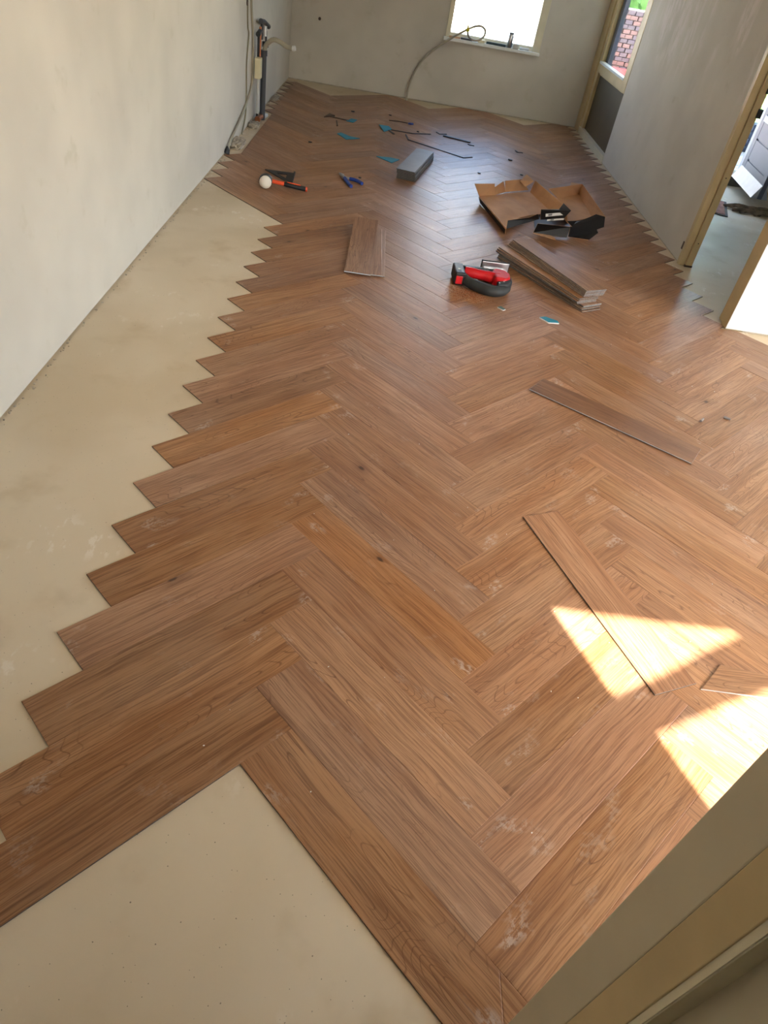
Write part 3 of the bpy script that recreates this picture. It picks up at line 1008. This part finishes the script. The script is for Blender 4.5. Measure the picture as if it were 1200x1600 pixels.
sq = thing('set_square', 'black triangular set square lying behind the mallet', 'set square', (-0.69, 4.49, 0))
tri = [(-0.145, 0.064), (0.065, 0.085), (0.080, -0.185)]
cxs, cys = sum(p[0] for p in tri) / 3, sum(p[1] for p in tri) / 3
inn = [(cxs + (p[0] - cxs) * 0.36, cys + (p[1] - cys) * 0.36) for p in tri]
mb = MB()
for i in range(3):
    j = (i + 1) % 3
    mb.prism([tri[i], tri[j], inn[j], inn[i]], 0.001, 0.007)
mb.build('blade', M['black'], sq)
inn2 = [(cxs + (p[0] - cxs) * 0.26, cys + (p[1] - cys) * 0.26) for p in tri]
mb = MB()
mb.prism([inn[0], inn2[0], inn2[2], inn[2]], 0.001, 0.004)
mb.build('scribe_bar', M['rubber'], sq)
MB().prism([tri[1], tri[2], (tri[2][0] + 0.012, tri[2][1]), (tri[1][0] + 0.012, tri[1][1])], 0.001, 0.018).build('fence', M['black'], sq)

pl = thing('pliers', 'open pliers with blue handles lying on the planks behind the mallet', 'pliers', (-0.262, 4.66, 0.0))
MB().lathe([(0, 0.016), (0.016, 0.016), (0.019, 0.009)], (0, 0, 0.004), (0, 0, 1), 14).build('pivot', M['steel'], pl, smooth=True)
MB().tube([(0, 0, 0.012), (-0.022, 0.05, 0.012), (-0.04, 0.10, 0.010)], [0.012, 0.010, 0.003], 8).build('jaw', M['steel'], pl)
MB().tube([(0, 0, 0.012), (-0.005, 0.05, 0.012), (-0.03, 0.105, 0.010)], [0.012, 0.009, 0.003], 8).build('jaw', M['steel'], pl)
MB().tube([(0, 0, 0.012), (0.02, -0.05, 0.012)], [0.011, 0.009], 8).build('shank', M['steel'], pl)
MB().tube([(0, 0, 0.012), (0.055, -0.025, 0.012)], [0.011, 0.009], 8).build('shank', M['steel'], pl)
MB().tube(smooth_path([(0.012, -0.03, 0.013), (0.03, -0.09, 0.014), (0.055, -0.16, 0.013), (0.075, -0.20, 0.012)], 4), 0.0125, 10).build('handle', M['blue'], pl, smooth=True)
MB().tube(smooth_path([(0.05, -0.022, 0.013), (0.09, -0.035, 0.014), (0.125, -0.062, 0.013), (0.148, -0.092, 0.012)], 4), 0.0125, 10).build('handle', M['blue'], pl, smooth=True)

# ------------------------------------------------------------------ teal offcuts, strips and bits


def flat(name, label, cat, poly, mat, th=0.005, z=0.0, group=None, tilt=(0, 0), edge=None):
    cx_, cy_ = sum(p[0] for p in poly) / len(poly), sum(p[1] for p in poly) / len(poly)
    o = MB().prism([(p[0] - cx_, p[1] - cy_) for p in poly], 0, th, 1 if edge else 0, 0, 0).build(name, [mat, edge or mat], loc=(cx_, cy_, z + 0.0003), rot=(tilt[0], tilt[1], 0))
    return tag(o, label, cat, group)


GT = 'teal offcuts'
flat('underlay_offcut', 'teal pointed offcut lying by itself left of the black strips', 'offcut', [(-0.43, 6.00), (-0.40, 6.06), (-0.32, 5.98), (-0.22, 5.96), (-0.335, 5.85)], M['teal'], group=GT)
flat('underlay_offcut', 'small square teal offcut touching a long dark strip', 'offcut', [(-0.075, 6.59), (0.019, 6.61), (0.055, 6.52), (-0.017, 6.385)], M['teal'], group=GT, tilt=(0.03, 0.04), z=0.004)
flat('underlay_offcut', 'teal offcut beside the grey upside-down plank stack', 'offcut', [(-0.046, 5.45), (0.073, 5.48), (0.150, 5.465), (0.089, 5.325)], M['teal'], group=GT)
flat('underlay_offcut', 'teal offcut behind the brown triangular offcut, near the end wall', 'offcut', [(-0.39, 6.56), (-0.351, 6.69), (-0.293, 6.675), (-0.321, 6.54)], M['teal'], group=GT)
flat('underlay_offcut', 'teal offcut with pale edge lying by the tall plank stack', 'offcut', [(0.985, 2.665), (1.02, 2.685), (1.085, 2.655), (1.09, 2.625), (1.03, 2.615)], M['teal'], 0.006, group=GT, edge=M['white_sill'])
flat('underlay_offcut', 'tiny grey-teal offcut in front of the jigsaw', 'offcut', [(0.755, 2.715), (0.775, 2.735), (0.800, 2.700), (0.785, 2.685)], plain('grey_teal', lin(84, 120, 124), 0.6), 0.006, group=GT, edge=M['white_sill'])
flat('plank_offcut', 'brown triangular plank offcut near the end wall', 'offcut', [(-0.606, 6.545), (-0.568, 6.72), (-0.513, 6.675)], M['strip_brown'], 0.012)


def strip(label, pts, wd=0.010, th=0.006, mat=None, group='dark offcut strips'):
    P = [Vector((p[0], p[1], 0)) for p in pts]
    c0 = P[0].copy()
    mb = MB()
    for a, b_ in zip(P[:-1], P[1:]):
        d = (b_ - a).normalized()
        a2, b2 = a - d * wd * 0.4, b_ + d * wd * 0.4
        n_ = Vector((-d.y, d.x, 0)) * wd / 2
        mb.prism([tuple((q - c0)[:2]) for q in (a2 - n_, b2 - n_, b2 + n_, a2 + n_)], 0, th)
    return tag(mb.build('offcut_strip', mat or M['strip'], loc=(c0.x, c0.y, 0.0003)), label, 'strip', group)


strip('long bent dark strip starting under the square teal offcut', [(0.053, 6.505), (0.253, 6.504), (0.43, 6.605)], 0.012)
strip('short dark strip poking out below the square teal offcut', [(0.03, 6.46), (0.075, 6.36)], 0.018)
strip('longest bent dark strip running along the grey upside-down stack', [(0.192, 6.407), (0.219, 6.221), (0.725, 5.899), (0.806, 5.974)], 0.012)
strip('short bent dark strip next to the thick black bar', [(0.496, 6.735), (0.526, 6.676), (0.592, 6.723)], 0.012)
strip('thick straight black bar on the shiny planks', [(0.576, 6.62), (0.809, 6.54)], 0.036, 0.010)
strip('tiny dark strip at the end of the thick black bar', [(0.803, 6.451), (0.815, 6.43), (0.850, 6.43)], 0.014)
strip('tiny bent dark strip lying toward the glazed side door', [(1.275, 6.52), (1.285, 6.47), (1.335, 6.48)], 0.014)
strip('brown strip between brown triangle and teal offcut near the end wall', [(-0.55, 6.63), (-0.37, 6.585)], 0.026, mat=M['strip_brown'])
strip('small dark sliver below the brown triangular offcut', [(-0.48, 6.50), (-0.455, 6.30)], 0.012, mat=M['strip_brown'])
strip('thin brown strip ending at a blue scrap near the end wall', [(0.02, 6.90), (0.10, 6.93), (0.20, 6.92)], 0.012, mat=M['strip_brown'])


def scrap(label, x, y, s, mat, group='small scraps on the planks'):
    p = [(s * (0.7 + 0.6 * random.random()) * math.cos(a), s * (0.5 + 0.6 * random.random()) * math.sin(a)) for a in (0.2, 1.4, 2.6, 3.9, 5.2)]
    o = MB().prism(p, 0, s * 0.45).build('scrap', mat, loc=(x, y, 0.0003), rot=(0, 0, random.uniform(0, 6)))
    tag(o, label, 'scrap', group)


scrap('small blue scrap at the end of a thin brown strip', 0.235, 6.90, 0.028, M['blue'])
for x_, y_, s_, lb in ((-0.36, 7.02, 0.018, 'tiny dark scrap behind the teal offcut near the end wall'), (0.31, 6.62, 0.015, 'tiny dark scrap beside the small blue scrap'),
                       (1.18, 6.10, 0.020, 'tiny dark scrap between thick black bar and glazed side door'), (0.837, 5.462, 0.016, 'tiny dark scrap behind the open panel of the carton'),
                       (1.232, 5.637, 0.016, 'tiny dark scrap behind the carton corner flap'), (-0.62, 5.55, 0.014, 'tiny dark scrap between set square and brown triangle'),
                       (0.02, 7.15, 0.014, 'tiny dark scrap closest to the end wall'), (-0.14, 4.75, 0.012, 'tiny dark scrap beside the pliers')):
    scrap(lb, x_, y_, s_, M['strip'])
GP = 'wall plugs on the planks'
for i, (x_, y_, a_) in enumerate(((1.632, 1.802, 0.9), (1.77, 1.854, -0.5))):
    o = MB().tube([(-0.014, 0, 0.006), (-0.004, 0, 0.006), (0.016, 0, 0.006)], [0.0055, 0.006, 0.0045], 8).build('wall_plug', M['under'], loc=(x_, y_, 0), rot=(0, 0, a_))
    tag(o, ('grey wall plug near the loose dark plank, the one closer to it', 'grey wall plug near the loose dark plank, the one farther off')[i], 'wall plug', GP)

# ------------------------------------------------------------------ conduit and things on the window sill
cp = [(0.174, 8.10, -0.004), (0.173, 8.12, 0.102), (0.197, 8.12, 0.218), (0.242, 8.12, 0.33), (0.31, 8.12, 0.431), (0.406, 8.12, 0.528), (0.511, 8.12, 0.609),
      (0.621, 8.12, 0.689), (0.72, 8.12, 0.75), (0.795, 8.115, 0.789), (0.856, 8.11, 0.798), (0.904, 8.105, 0.771), (0.903, 8.10, 0.719),
      (0.856, 8.10, 0.677), (0.795, 8.10, 0.668), (0.739, 8.105, 0.695), (0.713, 8.11, 0.752)]
cn = thing('conduit', 'grey flexible conduit rising from the floor and looping on the window sill', 'conduit', (0.174, 8.10, 0))
MB().tube([Vector(p) - Vector((0.174, 8.10, 0)) for p in smooth_path(cp, 5)], 0.0115, 9).build('tube', M['conduit'], cn, smooth=True)
MB().lathe([(0, 0.018), (0.035, 0.018)], (0.705 - 0.174, 0.012, 0.737), (0.85, 0, 0.5), 10).build('tape', M['yellow'], cn)
MB().tube([(0.545, 0.01, 0.755), (0.54, 0.01, 0.79)], [0.014, 0.004], 8).build('tie_tail', M['yellow'], cn)

cnn = thing('spray_can', 'slim silver can standing on the window sill', 'can', (1.205, 8.195, WZ0 + 0.002))
MB().lathe([(0, 0.027), (0.003, 0.029), (0.120, 0.029), (0.125, 0.027)], (0, 0, 0), (0, 0, 1), 18).build('body', M['steel'], cnn, smooth=True)
MB().lathe([(0.125, 0.026), (0.138, 0.026), (0.140, 0.022)], (0, 0, 0), (0, 0, 1), 18).build('cap', M['pipe_dark'], cnn, smooth=True)
zs = WZ0 + 0.002
tag(MB().prism([(-0.11, 0.0), (0.10, -0.012), (0.11, 0.012), (-0.08, 0.022)], 0, 0.022).build('scraper', plain('dark_teal_tool', lin(40, 66, 70), 0.5), loc=(1.06, 8.185, zs)), 'dark flat scraper lying beside the silver can on the sill', 'scraper')
tag(MB().box(-0.065, 0.065, -0.012, 0.012, 0, 0.018).build('marker_pen', M['pipe_dark'], loc=(0.73, 8.185, zs), rot=(0, 0, -0.1), bevel=0.004), 'dark pen lying under the conduit loop on the sill', 'pen')
tag(MB().box(-0.06, 0.06, -0.015, 0.015, 0, 0.016).build('wood_shim', M['card_in'], loc=(0.60, 8.190, zs), rot=(0, 0, 0.06)), 'flat brown wood shim at the conduit end of the sill', 'shim')
tag(MB().prism([(-0.04, -0.02), (0.03, -0.022), (0.045, 0.0), (0.01, 0.022), (-0.04, 0.016)], 0, 0.03).build('putty_lump', M['cream_plastic'], loc=(0.895, 8.185, zs), bevel=0.006), 'cream lump beside the conduit loop on the sill', 'lump')
bx = thing('fitting_box', 'small white open box right beside the silver can on the sill', 'box', (1.275, 8.19, zs))
MB().box(-0.03, 0.03, -0.02, 0.02, 0, 0.004).box(-0.03, 0.03, -0.02, -0.017, 0, 0.045).box(-0.03, 0.03, 0.017, 0.02, 0, 0.045).box(-0.03, -0.027, -0.017, 0.017, 0, 0.045).box(0.027, 0.03, -0.017, 0.017, 0, 0.045).build('tray', M['pipe_white'], bx)
MB().box(-0.02, 0.02, -0.012, 0.012, 0.004, 0.03).build('insert', M['blue'], bx)
tag(MB().tube([(-0.05, 0, 0.012), (0.0, 0.004, 0.012), (0.05, 0, 0.012)], [0.012, 0.008, 0.012], 8).build('pipe_fitting', M['pipe_white'], loc=(1.375, 8.19, zs), smooth=True), 'white tube fitting lying at the far end of the sill', 'fitting')

# ------------------------------------------------------------------ pipes at the left wall
pp = thing('pipe_assembly', 'cut-off kitchen pipes with dark drain pipe standing at the pale wall', 'pipes', (-1.12, 6.05, 0))
LX, LY = -1.12, 6.05


def P3(x, y, z):
    return (x - LX, y - LY, z)


MB().tube([P3(-1.115, 6.06, 0.0), P3(-1.115, 6.06, 0.25), P3(-1.115, 6.06, 0.50)], 0.024, 14).build('drain_pipe', M['pipe_dark'], pp, smooth=True)
MB().lathe([(0, 0.030), (0.04, 0.030)], P3(-1.115, 6.06, 0.49), (0, 0, 1), 14).build('drain_collar', M['pipe_dark'], pp, smooth=True)
MB().tube([P3(-1.140, 5.93, 0.02), P3(-1.140, 5.93, 0.66)], 0.010, 10).build('water_pipe', M['strip'], pp)
MB().tube([P3(-1.135, 5.975, 0.40), P3(-1.135, 5.975, 0.52), P3(-1.137, 5.985, 0.60), P3(-1.137, 5.99, 0.70)], 0.010, 10).build('copper_pipe', M['copper'], pp, smooth=True)
MB().box(*[v for v in (-1.155 - LX, -1.105 - LX, 5.85 - LY, 5.93 - LY)], 0.345, 0.495).build('pipe_box', M['cream_plastic'], pp, bevel=0.005)
MB().tube([P3(-1.13, 5.885, 0.08), P3(-1.13, 5.885, 0.345)], 0.013, 10).build('lower_tube', M['pipe_white'], pp)
MB().tube([P3(-1.15, 6.28, 0.0), P3(-1.15, 6.28, 0.47)], 0.016, 10).build('white_pipe', M['pipe_white'], pp, smooth=True)
MB().tube([P3(-1.165, 6.46, 0.02), P3(-1.165, 6.46, 0.62)], 0.009, 8).build('thin_pipe', M['pipe_dark'], pp)
MB().tube([P3(-1.14, 6.02, 0.735), P3(-1.14, 6.20, 0.715), P3(-1.14, 6.42, 0.66)], [0.02, 0.016, 0.02], 10).build('valve_bar', M['pipe_dark'], pp)
MB().tube([P3(-1.14, 5.90, 0.655), P3(-1.14, 6.0, 0.67)], [0.02, 0.018], 10).build('valve_body', M['rubber'], pp)
MB().tube([P3(-1.14, 6.08, 0.60), P3(-1.14, 6.08, 0.735)], 0.011, 8).build('riser', M['strip'], pp)
MB().tube([P3(-1.15, 6.30, 0.60), P3(-1.15, 6.30, 0.69)], 0.018, 8).build('valve_body', M['steel'], pp)
MB().lathe([(0, 0.024), (0.03, 0.024)], P3(-1.15, 6.29, 0.455), (0, 0, 1), 12).build('pipe_clamp', M['steel'], pp, smooth=True)
MB().lathe([(0, 0.028), (0.04, 0.028)], P3(-1.15, 6.34, 0.515), (0, 0, 1), 12).build('valve_knob', M['rubber'], pp, smooth=True)
hs = smooth_path([P3(-1.115, 6.07, 0.52), P3(-1.105, 6.08, 0.559), P3(-1.079, 6.08, 0.590), P3(-1.037, 6.08, 0.615), P3(-0.982, 6.08, 0.605), P3(-0.926, 6.08, 0.581), P3(-0.880, 6.08, 0.574)], 5)
MB().tube(hs, [0.018 + 0.0015 * (i % 2) for i in range(len(hs))], 12).build('drain_hose', M['conduit'], pp, smooth=True)
MB().lathe([(0, 0.017), (0.012, 0.021), (0.03, 0.021), (0.034, 0.016)], P3(-0.883, 6.08, 0.574), (0.97, 0, 0.2), 12).build('hose_end', M['label_white'], pp, smooth=True)
MB().tube([P3(-1.13, 5.90, 0.03), P3(-1.125, 5.97, 0.035), P3(-1.12, 6.03, 0.03)], [0.025, 0.02, 0.022], 10).build('elbow', M['copper'], pp, smooth=True)
MB().tube([P3(-1.125, 6.10, 0.012), P3(-1.10, 6.14, 0.02), P3(-1.10, 6.19, 0.015)], [0.02, 0.02, 0.018], 10).build('elbow', M['pipe_white'], pp, smooth=True)

GC = 'cables on the pale wall'
o = MB().tube(smooth_path([(-1.178, 5.772, 1.10), (-1.175, 5.772, 0.889), (-1.175, 5.802, 0.792), (-1.175, 5.85, 0.684), (-1.175, 5.868, 0.528), (-1.175, 5.886, 0.364), (-1.175, 5.821, 0.289),
                      (-1.172, 5.696, 0.229), (-1.170, 5.436, 0.158), (-1.168, 5.139, 0.102), (-1.168, 4.937, 0.061), (-1.165, 4.80, 0.012)], 5), 0.009, 8).build('wall_cable', M['conduit'], smooth=True)
tag(o, 'grey cable hanging down the pale wall and trailing along its foot', 'cable', GC)
o = MB().tube(smooth_path([(-1.180, 5.638, 0.886), (-1.178, 5.651, 0.729), (-1.176, 5.684, 0.667), (-1.178, 5.618, 0.479), (-1.18, 5.633, 0.296), (-1.178, 5.60, 0.12), (-1.17, 5.40, 0.012)], 5), 0.006, 8).build('wall_cable', plain('ochre_cable', lin(140, 132, 104), 0.6), smooth=True)
tag(o, 'thin ochre cable hanging from the wall hole', 'cable', GC)
hb = MB().tube([(-1.186, 5.638, 0.885), (-1.178, 5.638, 0.885)], [0.025, 0.022], 12).build('wall_hole_shade', M['strip_brown'])  # solid disc on the wall; the hole's inner shade is painted as dark brown
tag(hb, 'round hole with painted-on shade in the pale wall where the thin cable leaves', 'hole')
tag(MB().lathe([(0, 0.016), (0.006, 0.013)], (-0.88, YB, 0.60), (0, -1, 0), 10).build('wall_hole_shade', M['strip_brown']), 'small plug hole with painted-on shade in the end wall above the pipes', 'hole')  # another solid disc, dark brown in place of the shade inside

# rough mortar block and ledge by the pipes
random.seed(5)


def lump(name, label, x, y, sx, sy, sz, mat, cat='mortar'):
    bm = bmesh.new()
    bmesh.ops.create_icosphere(bm, subdivisions=3, radius=1.0)
    for v in bm.verts:
        k = 0.82 + 0.30 * random.random()
        q = v.co
        f = max(abs(q.x), abs(q.y), abs(q.z))
        v.co = Vector((q.x / f * sx * k, q.y / f * sy * k, max(0.0, (q.z / f * 0.5 + 0.5)) * sz * k))
    me = bpy.data.meshes.new(name)
    bm.to_mesh(me)
    bm.free()
    me.materials.append(mat)
    o = bpy.data.objects.new(name, me)
    COL.objects.link(o)
    o.location = (x, y, -0.006)
    return tag(o, label, cat)


lump('mortar_block', 'crumbly pale mortar block at the foot of the pale wall', -1.135, 5.08, 0.042, 0.12, 0.05, M['mortar'])
lump('mortar_block', 'rough mortar lump at the foot of the pipes', -1.135, 5.76, 0.040, 0.06, 0.04, M['mortar'])
lump('mortar_block', 'small stained mortar lump in the far corner under the pale wall', -1.145, 7.0, 0.028, 0.12, 0.03, M['mortar'])
tag(MB().tube([(-1.170, 4.80, 0.004), (-1.165, 4.81, 0.03), (-1.168, 4.82, 0.05)], [0.022, 0.018, 0.006], 8).build('cable_end', M['black']), 'black cable end cap on the floor by the pale wall', 'cable end')

# ------------------------------------------------------------------ hall: step, front door, mat, rag
stp = MB().box(HX0 + 0.001, HX1 - 0.001, HY, HY + 0.34, -0.005, 0.08).build('door_step', M['concrete'], bevel=0.004)
tag(stp, 'low concrete step at the open front door', 'step')
fd = thing('front_door', 'blue-grey panelled front door standing open into the hall', 'door', (3.53, 6.60, 0), math.radians(-97))
# local x runs from hinge to free edge, local -y is the face seen from the room
DL = 0.80
MB().box(0, 0.10, -0.02, 0.02, 0.09, 0.62).box(DL - 0.10, DL, -0.02, 0.02, 0.09, 0.62).box(0.10, DL - 0.10, -0.006, 0.006, 0.09, 0.62).box(0, 0.10, -0.02, 0.02, 0.62, 2.05).box(DL - 0.10, DL, -0.02, 0.02, 0.62, 2.05).box(0.10, DL - 0.10, -0.02, 0.02, 1.95, 2.05).build('leaf', M['door_grey'], fd, bevel=0.003)
for za, zb in ((0.09, 0.26), (0.276, 0.44), (0.456, 0.62)):
    for s_ in (-1, 1):
        MB().box(0.10, DL - 0.10, min(s_ * 0.006, s_ * 0.018), max(s_ * 0.006, s_ * 0.018), za, zb).build('board', M['door_grey'], fd)
for s_ in (-1, 1):
    wb = MB().prism([(0.02, 0.0), (0.075, 0.0), (0.02, 0.11)], 0.01, DL - 0.01,
                    M=Matrix(((0, 0, 1, 0), (s_, 0, 0, 0), (0, 1, 0, 0.09), (0, 0, 0, 1)))).build('weatherboard', M['alu'], fd)
    MB().box(0.09, DL - 0.09, s_ * 0.024 - 0.006, s_ * 0.024 + 0.006, 0.60, 0.65).build('glazing_bead', M['door_frame'], fd)
MB().box(0.10, DL - 0.10, -0.004, 0.004, 0.62, 1.95).build('pane', M['glass'], fd)
MB().box(HX1 - 0.06, HX1, HY - 0.01, HY + 0.14, 0.08, 2.12).box(HX0, HX0 + 0.06, HY - 0.01, HY + 0.14, 0.08, 2.12).build('door_4', M['door_frame'])
struct(bpy.data.objects['door_4'], 'pale blue-grey frame of the front door', 'door')
mt = thing('doormat', 'worn reddish doormat on the hall floor', 'doormat', (2.93, 5.72, -0.005), math.radians(-18))
MB().box(-0.20, 0.20, -0.26, 0.26, 0, 0.008).build('border', M['mat_edge'], mt)
MB().box(-0.175, 0.175, -0.235, 0.235, 0.008, 0.011).build('pile', M['mat_a'], mt)
random.seed(11)
rg = MB()
for i in range(14):
    a = random.uniform(-0.5, 0.5)
    cx_, cy_ = random.uniform(-0.14, 0.16), random.uniform(-0.06, 0.07)
    pts_ = [(cx_ - 0.13 * math.cos(a), cy_ - 0.13 * math.sin(a) * 0.5, 0.008), (cx_, cy_ + random.uniform(-.03, .03), random.uniform(0.015, 0.045)), (cx_ + 0.13 * math.cos(a), cy_ + 0.13 * math.sin(a) * 0.5, 0.008)]
    rg.tube(smooth_path(pts_, 4), random.uniform(0.010, 0.018), 6)
tag(rg.build('floor_rag', M['rag'], loc=(3.36, 5.70, -0.005)), 'crumpled dark rag on the hall floor', 'rag')

# ------------------------------------------------------------------ outdoors
g = MB().box(-30, 40, 8.45, 60, -0.3, -0.06).box(5.0, 40, -30, 8.45, -0.3, -0.06).box(-30, 5.0, -30, -2.8, -0.3, -0.06).box(-30, -1.45, -2.8, 8.45, -0.3, -0.06).build('ground', M['ground'])
struct(g, 'pale ground around the house', 'ground')
pv = MB().box(2.3, 4.98, HY + 0.5, 8.40, -0.005, 0.005).build('porch_paving', M['concrete'])
struct(pv, 'pale board paving outside the front door', 'paving')
for i in range(22):
    y0_ = HY + 0.345 + i * 0.125
    MB().box(2.45, 4.75, y0_, y0_ + 0.118, 0.005, 0.075 + (i % 3) * 0.002).build('board', M['paving'], pv)
tag(MB().box(4.05, 4.25, 7.70, 7.82, 0.0, 2.4).build('porch_post', M['door_frame'], bevel=0.004), 'pale porch post outside the front door', 'post')
ps = thing('stone_planter', 'dark stacked stone planter outside the front door', 'planter', (4.22, 8.12, 0.07))
for i in range(4):
    MB().box(-0.12 + 0.008 * (i % 2), 0.16 + 0.008 * (i % 2), -0.10, 0.10, i * 0.075, i * 0.075 + 0.070).build('stone', M['stone_dark'], ps, bevel=0.008)


def leaf_mass(name, mat, n, sx, sy, sz, size, parent=None, loc=(0, 0, 0), seed=3):
    rr = random.Random(seed)
    mb = MB()
    for i in range(n):
        c_ = Vector((rr.uniform(-sx, sx), rr.uniform(-sy, sy), rr.uniform(0, sz)))
        d = Vector((rr.gauss(0, 1), rr.gauss(0, 1), rr.gauss(0.3, 0.8))).normalized()
        s_ = d.orthogonal().normalized() * size * 0.3
        s_ = Matrix.Rotation(rr.uniform(0, 6.28), 3, d) @ s_
        t_ = d * size * rr.uniform(0.7, 1.3)
        mb.add([c_, c_ + t_ * 0.5 + s_, c_ + t_, c_ + t_ * 0.5 - s_], [(0, 1, 2, 3)])
    o = mb.build(name, mat, parent, loc=loc)
    o['kind'] = 'stuff'
    return o


tag(leaf_mass('grass', M['leaf'], 260, 0.16, 0.10, 0.12, 0.09, loc=(3.86, 8.10, 0.07), seed=9), 'green tuft growing beside the stone planter', 'grass')

gw = MB().box(-8, 12, 17.0, 17.2, -0.3, 3.2).build('garden_wall', M['render_white'])
tag(gw, 'sunlit white garden wall beyond the end window', 'garden wall')
bw = MB().box(2.40, 4.6, 10.335, 10.55, -0.1, 1.09).build('brick_wall', M['joint'])
tag(bw, 'brick garden wall seen through the glazed side door', 'brick wall')
bmesh_a = MB().box(-0.047, 0.047, -0.035, 0.02, -0.022, 0.022)
ba = bmesh_a.build('brick', M['brick_a'])
bb_ = MB().box(-0.047, 0.047, -0.035, 0.02, -0.022, 0.022).build('brick', M['brick_b'])
bma, bmb2 = ba.data, bb_.data
bpy.data.objects.remove(ba)
bpy.data.objects.remove(bb_)
rr = random.Random(4)
for r_ in range(13):
    for c_ in range(17):
        o = bpy.data.objects.new('brick', bma if rr.random() < 0.5 else bmb2)
        COL.objects.link(o)
        o.parent = bw
        o.location = (2.44 + c_ * 0.104 + (0.052 if r_ % 2 else 0) + rr.uniform(-.004, .004), 10.33 + rr.uniform(-.008, .004), 0.44 + r_ * 0.051)
        o.rotation_euler = (0, 0, rr.uniform(-.02, .02))
tag(MB().box(2.70, 4.4, 10.06, 10.27, -0.06, 0.445).box(2.74, 4.36, 10.09, 10.24, 0.445, 0.447).build('trough_planter', M['garden_red'], bevel=0.01), 'salmon-red trough standing against the brick garden wall', 'trough')
hg = thing('hedge', 'sunlit green hedge above the brick garden wall', 'hedge', (4.3, 11.25, -0.06))
MB().box(-1.6, 1.6, -0.25, 0.25, 0, 1.95).build('core', M['leaf_core'], hg, bevel=0.05)
leaf_mass('foliage', M['leaf'], 5000, 1.7, 0.36, 2.0, 0.10, hg, seed=21)


# ------------------------------------------------------------------ crumbs and sawdust


def crumbs(name, label, mat, pts, seed):
    rr_ = random.Random(seed)
    mb = MB()
    for x, y, z, sz in pts(rr_):
        a = rr_.uniform(0, PI)
        ca, sa = math.cos(a) * sz, math.sin(a) * sz
        k = rr_.uniform(0.4, 1.0)
        mb.prism([(x + ca, y + sa), (x - sa * k, y + ca * k), (x - ca, y - sa), (x + sa * k, y - ca * k)], z, z + sz * rr_.uniform(0.4, 0.9))
    return tag(mb.build(name, mat), label, 'crumbs', None, 'stuff')


crumbs('plaster_crumbs', 'fallen plaster crumbs along the foot of the pale wall', M['mortar'],
       lambda r: [(XL + 0.004 + abs(r.gauss(0, 0.010)), r.uniform(0.6, 8.1), -0.005, r.uniform(0.002, 0.006)) for _ in range(230)], 31)
wc = crumbs('white_crumbs', 'tiny white plaster crumbs on the planks', M['label_white'],
            lambda r: [(r.uniform(-0.2, 1.9), r.uniform(-0.2, 4.5), 0.0, r.uniform(0.001, 0.0026)) for _ in range(70)], 32)
del wc['category']
wc.parent = floor
crumbs('sawdust', 'reddish brown sawdust beside the red jigsaw', plain('sawdust', lin(150, 92, 58), 0.9, var=0.3, scale=80),
       lambda r: [(0.61 + r.gauss(0, 0.055), 2.845 + r.gauss(0, 0.05), 0.0002, r.uniform(0.0012, 0.003)) for _ in range(900)], 33)
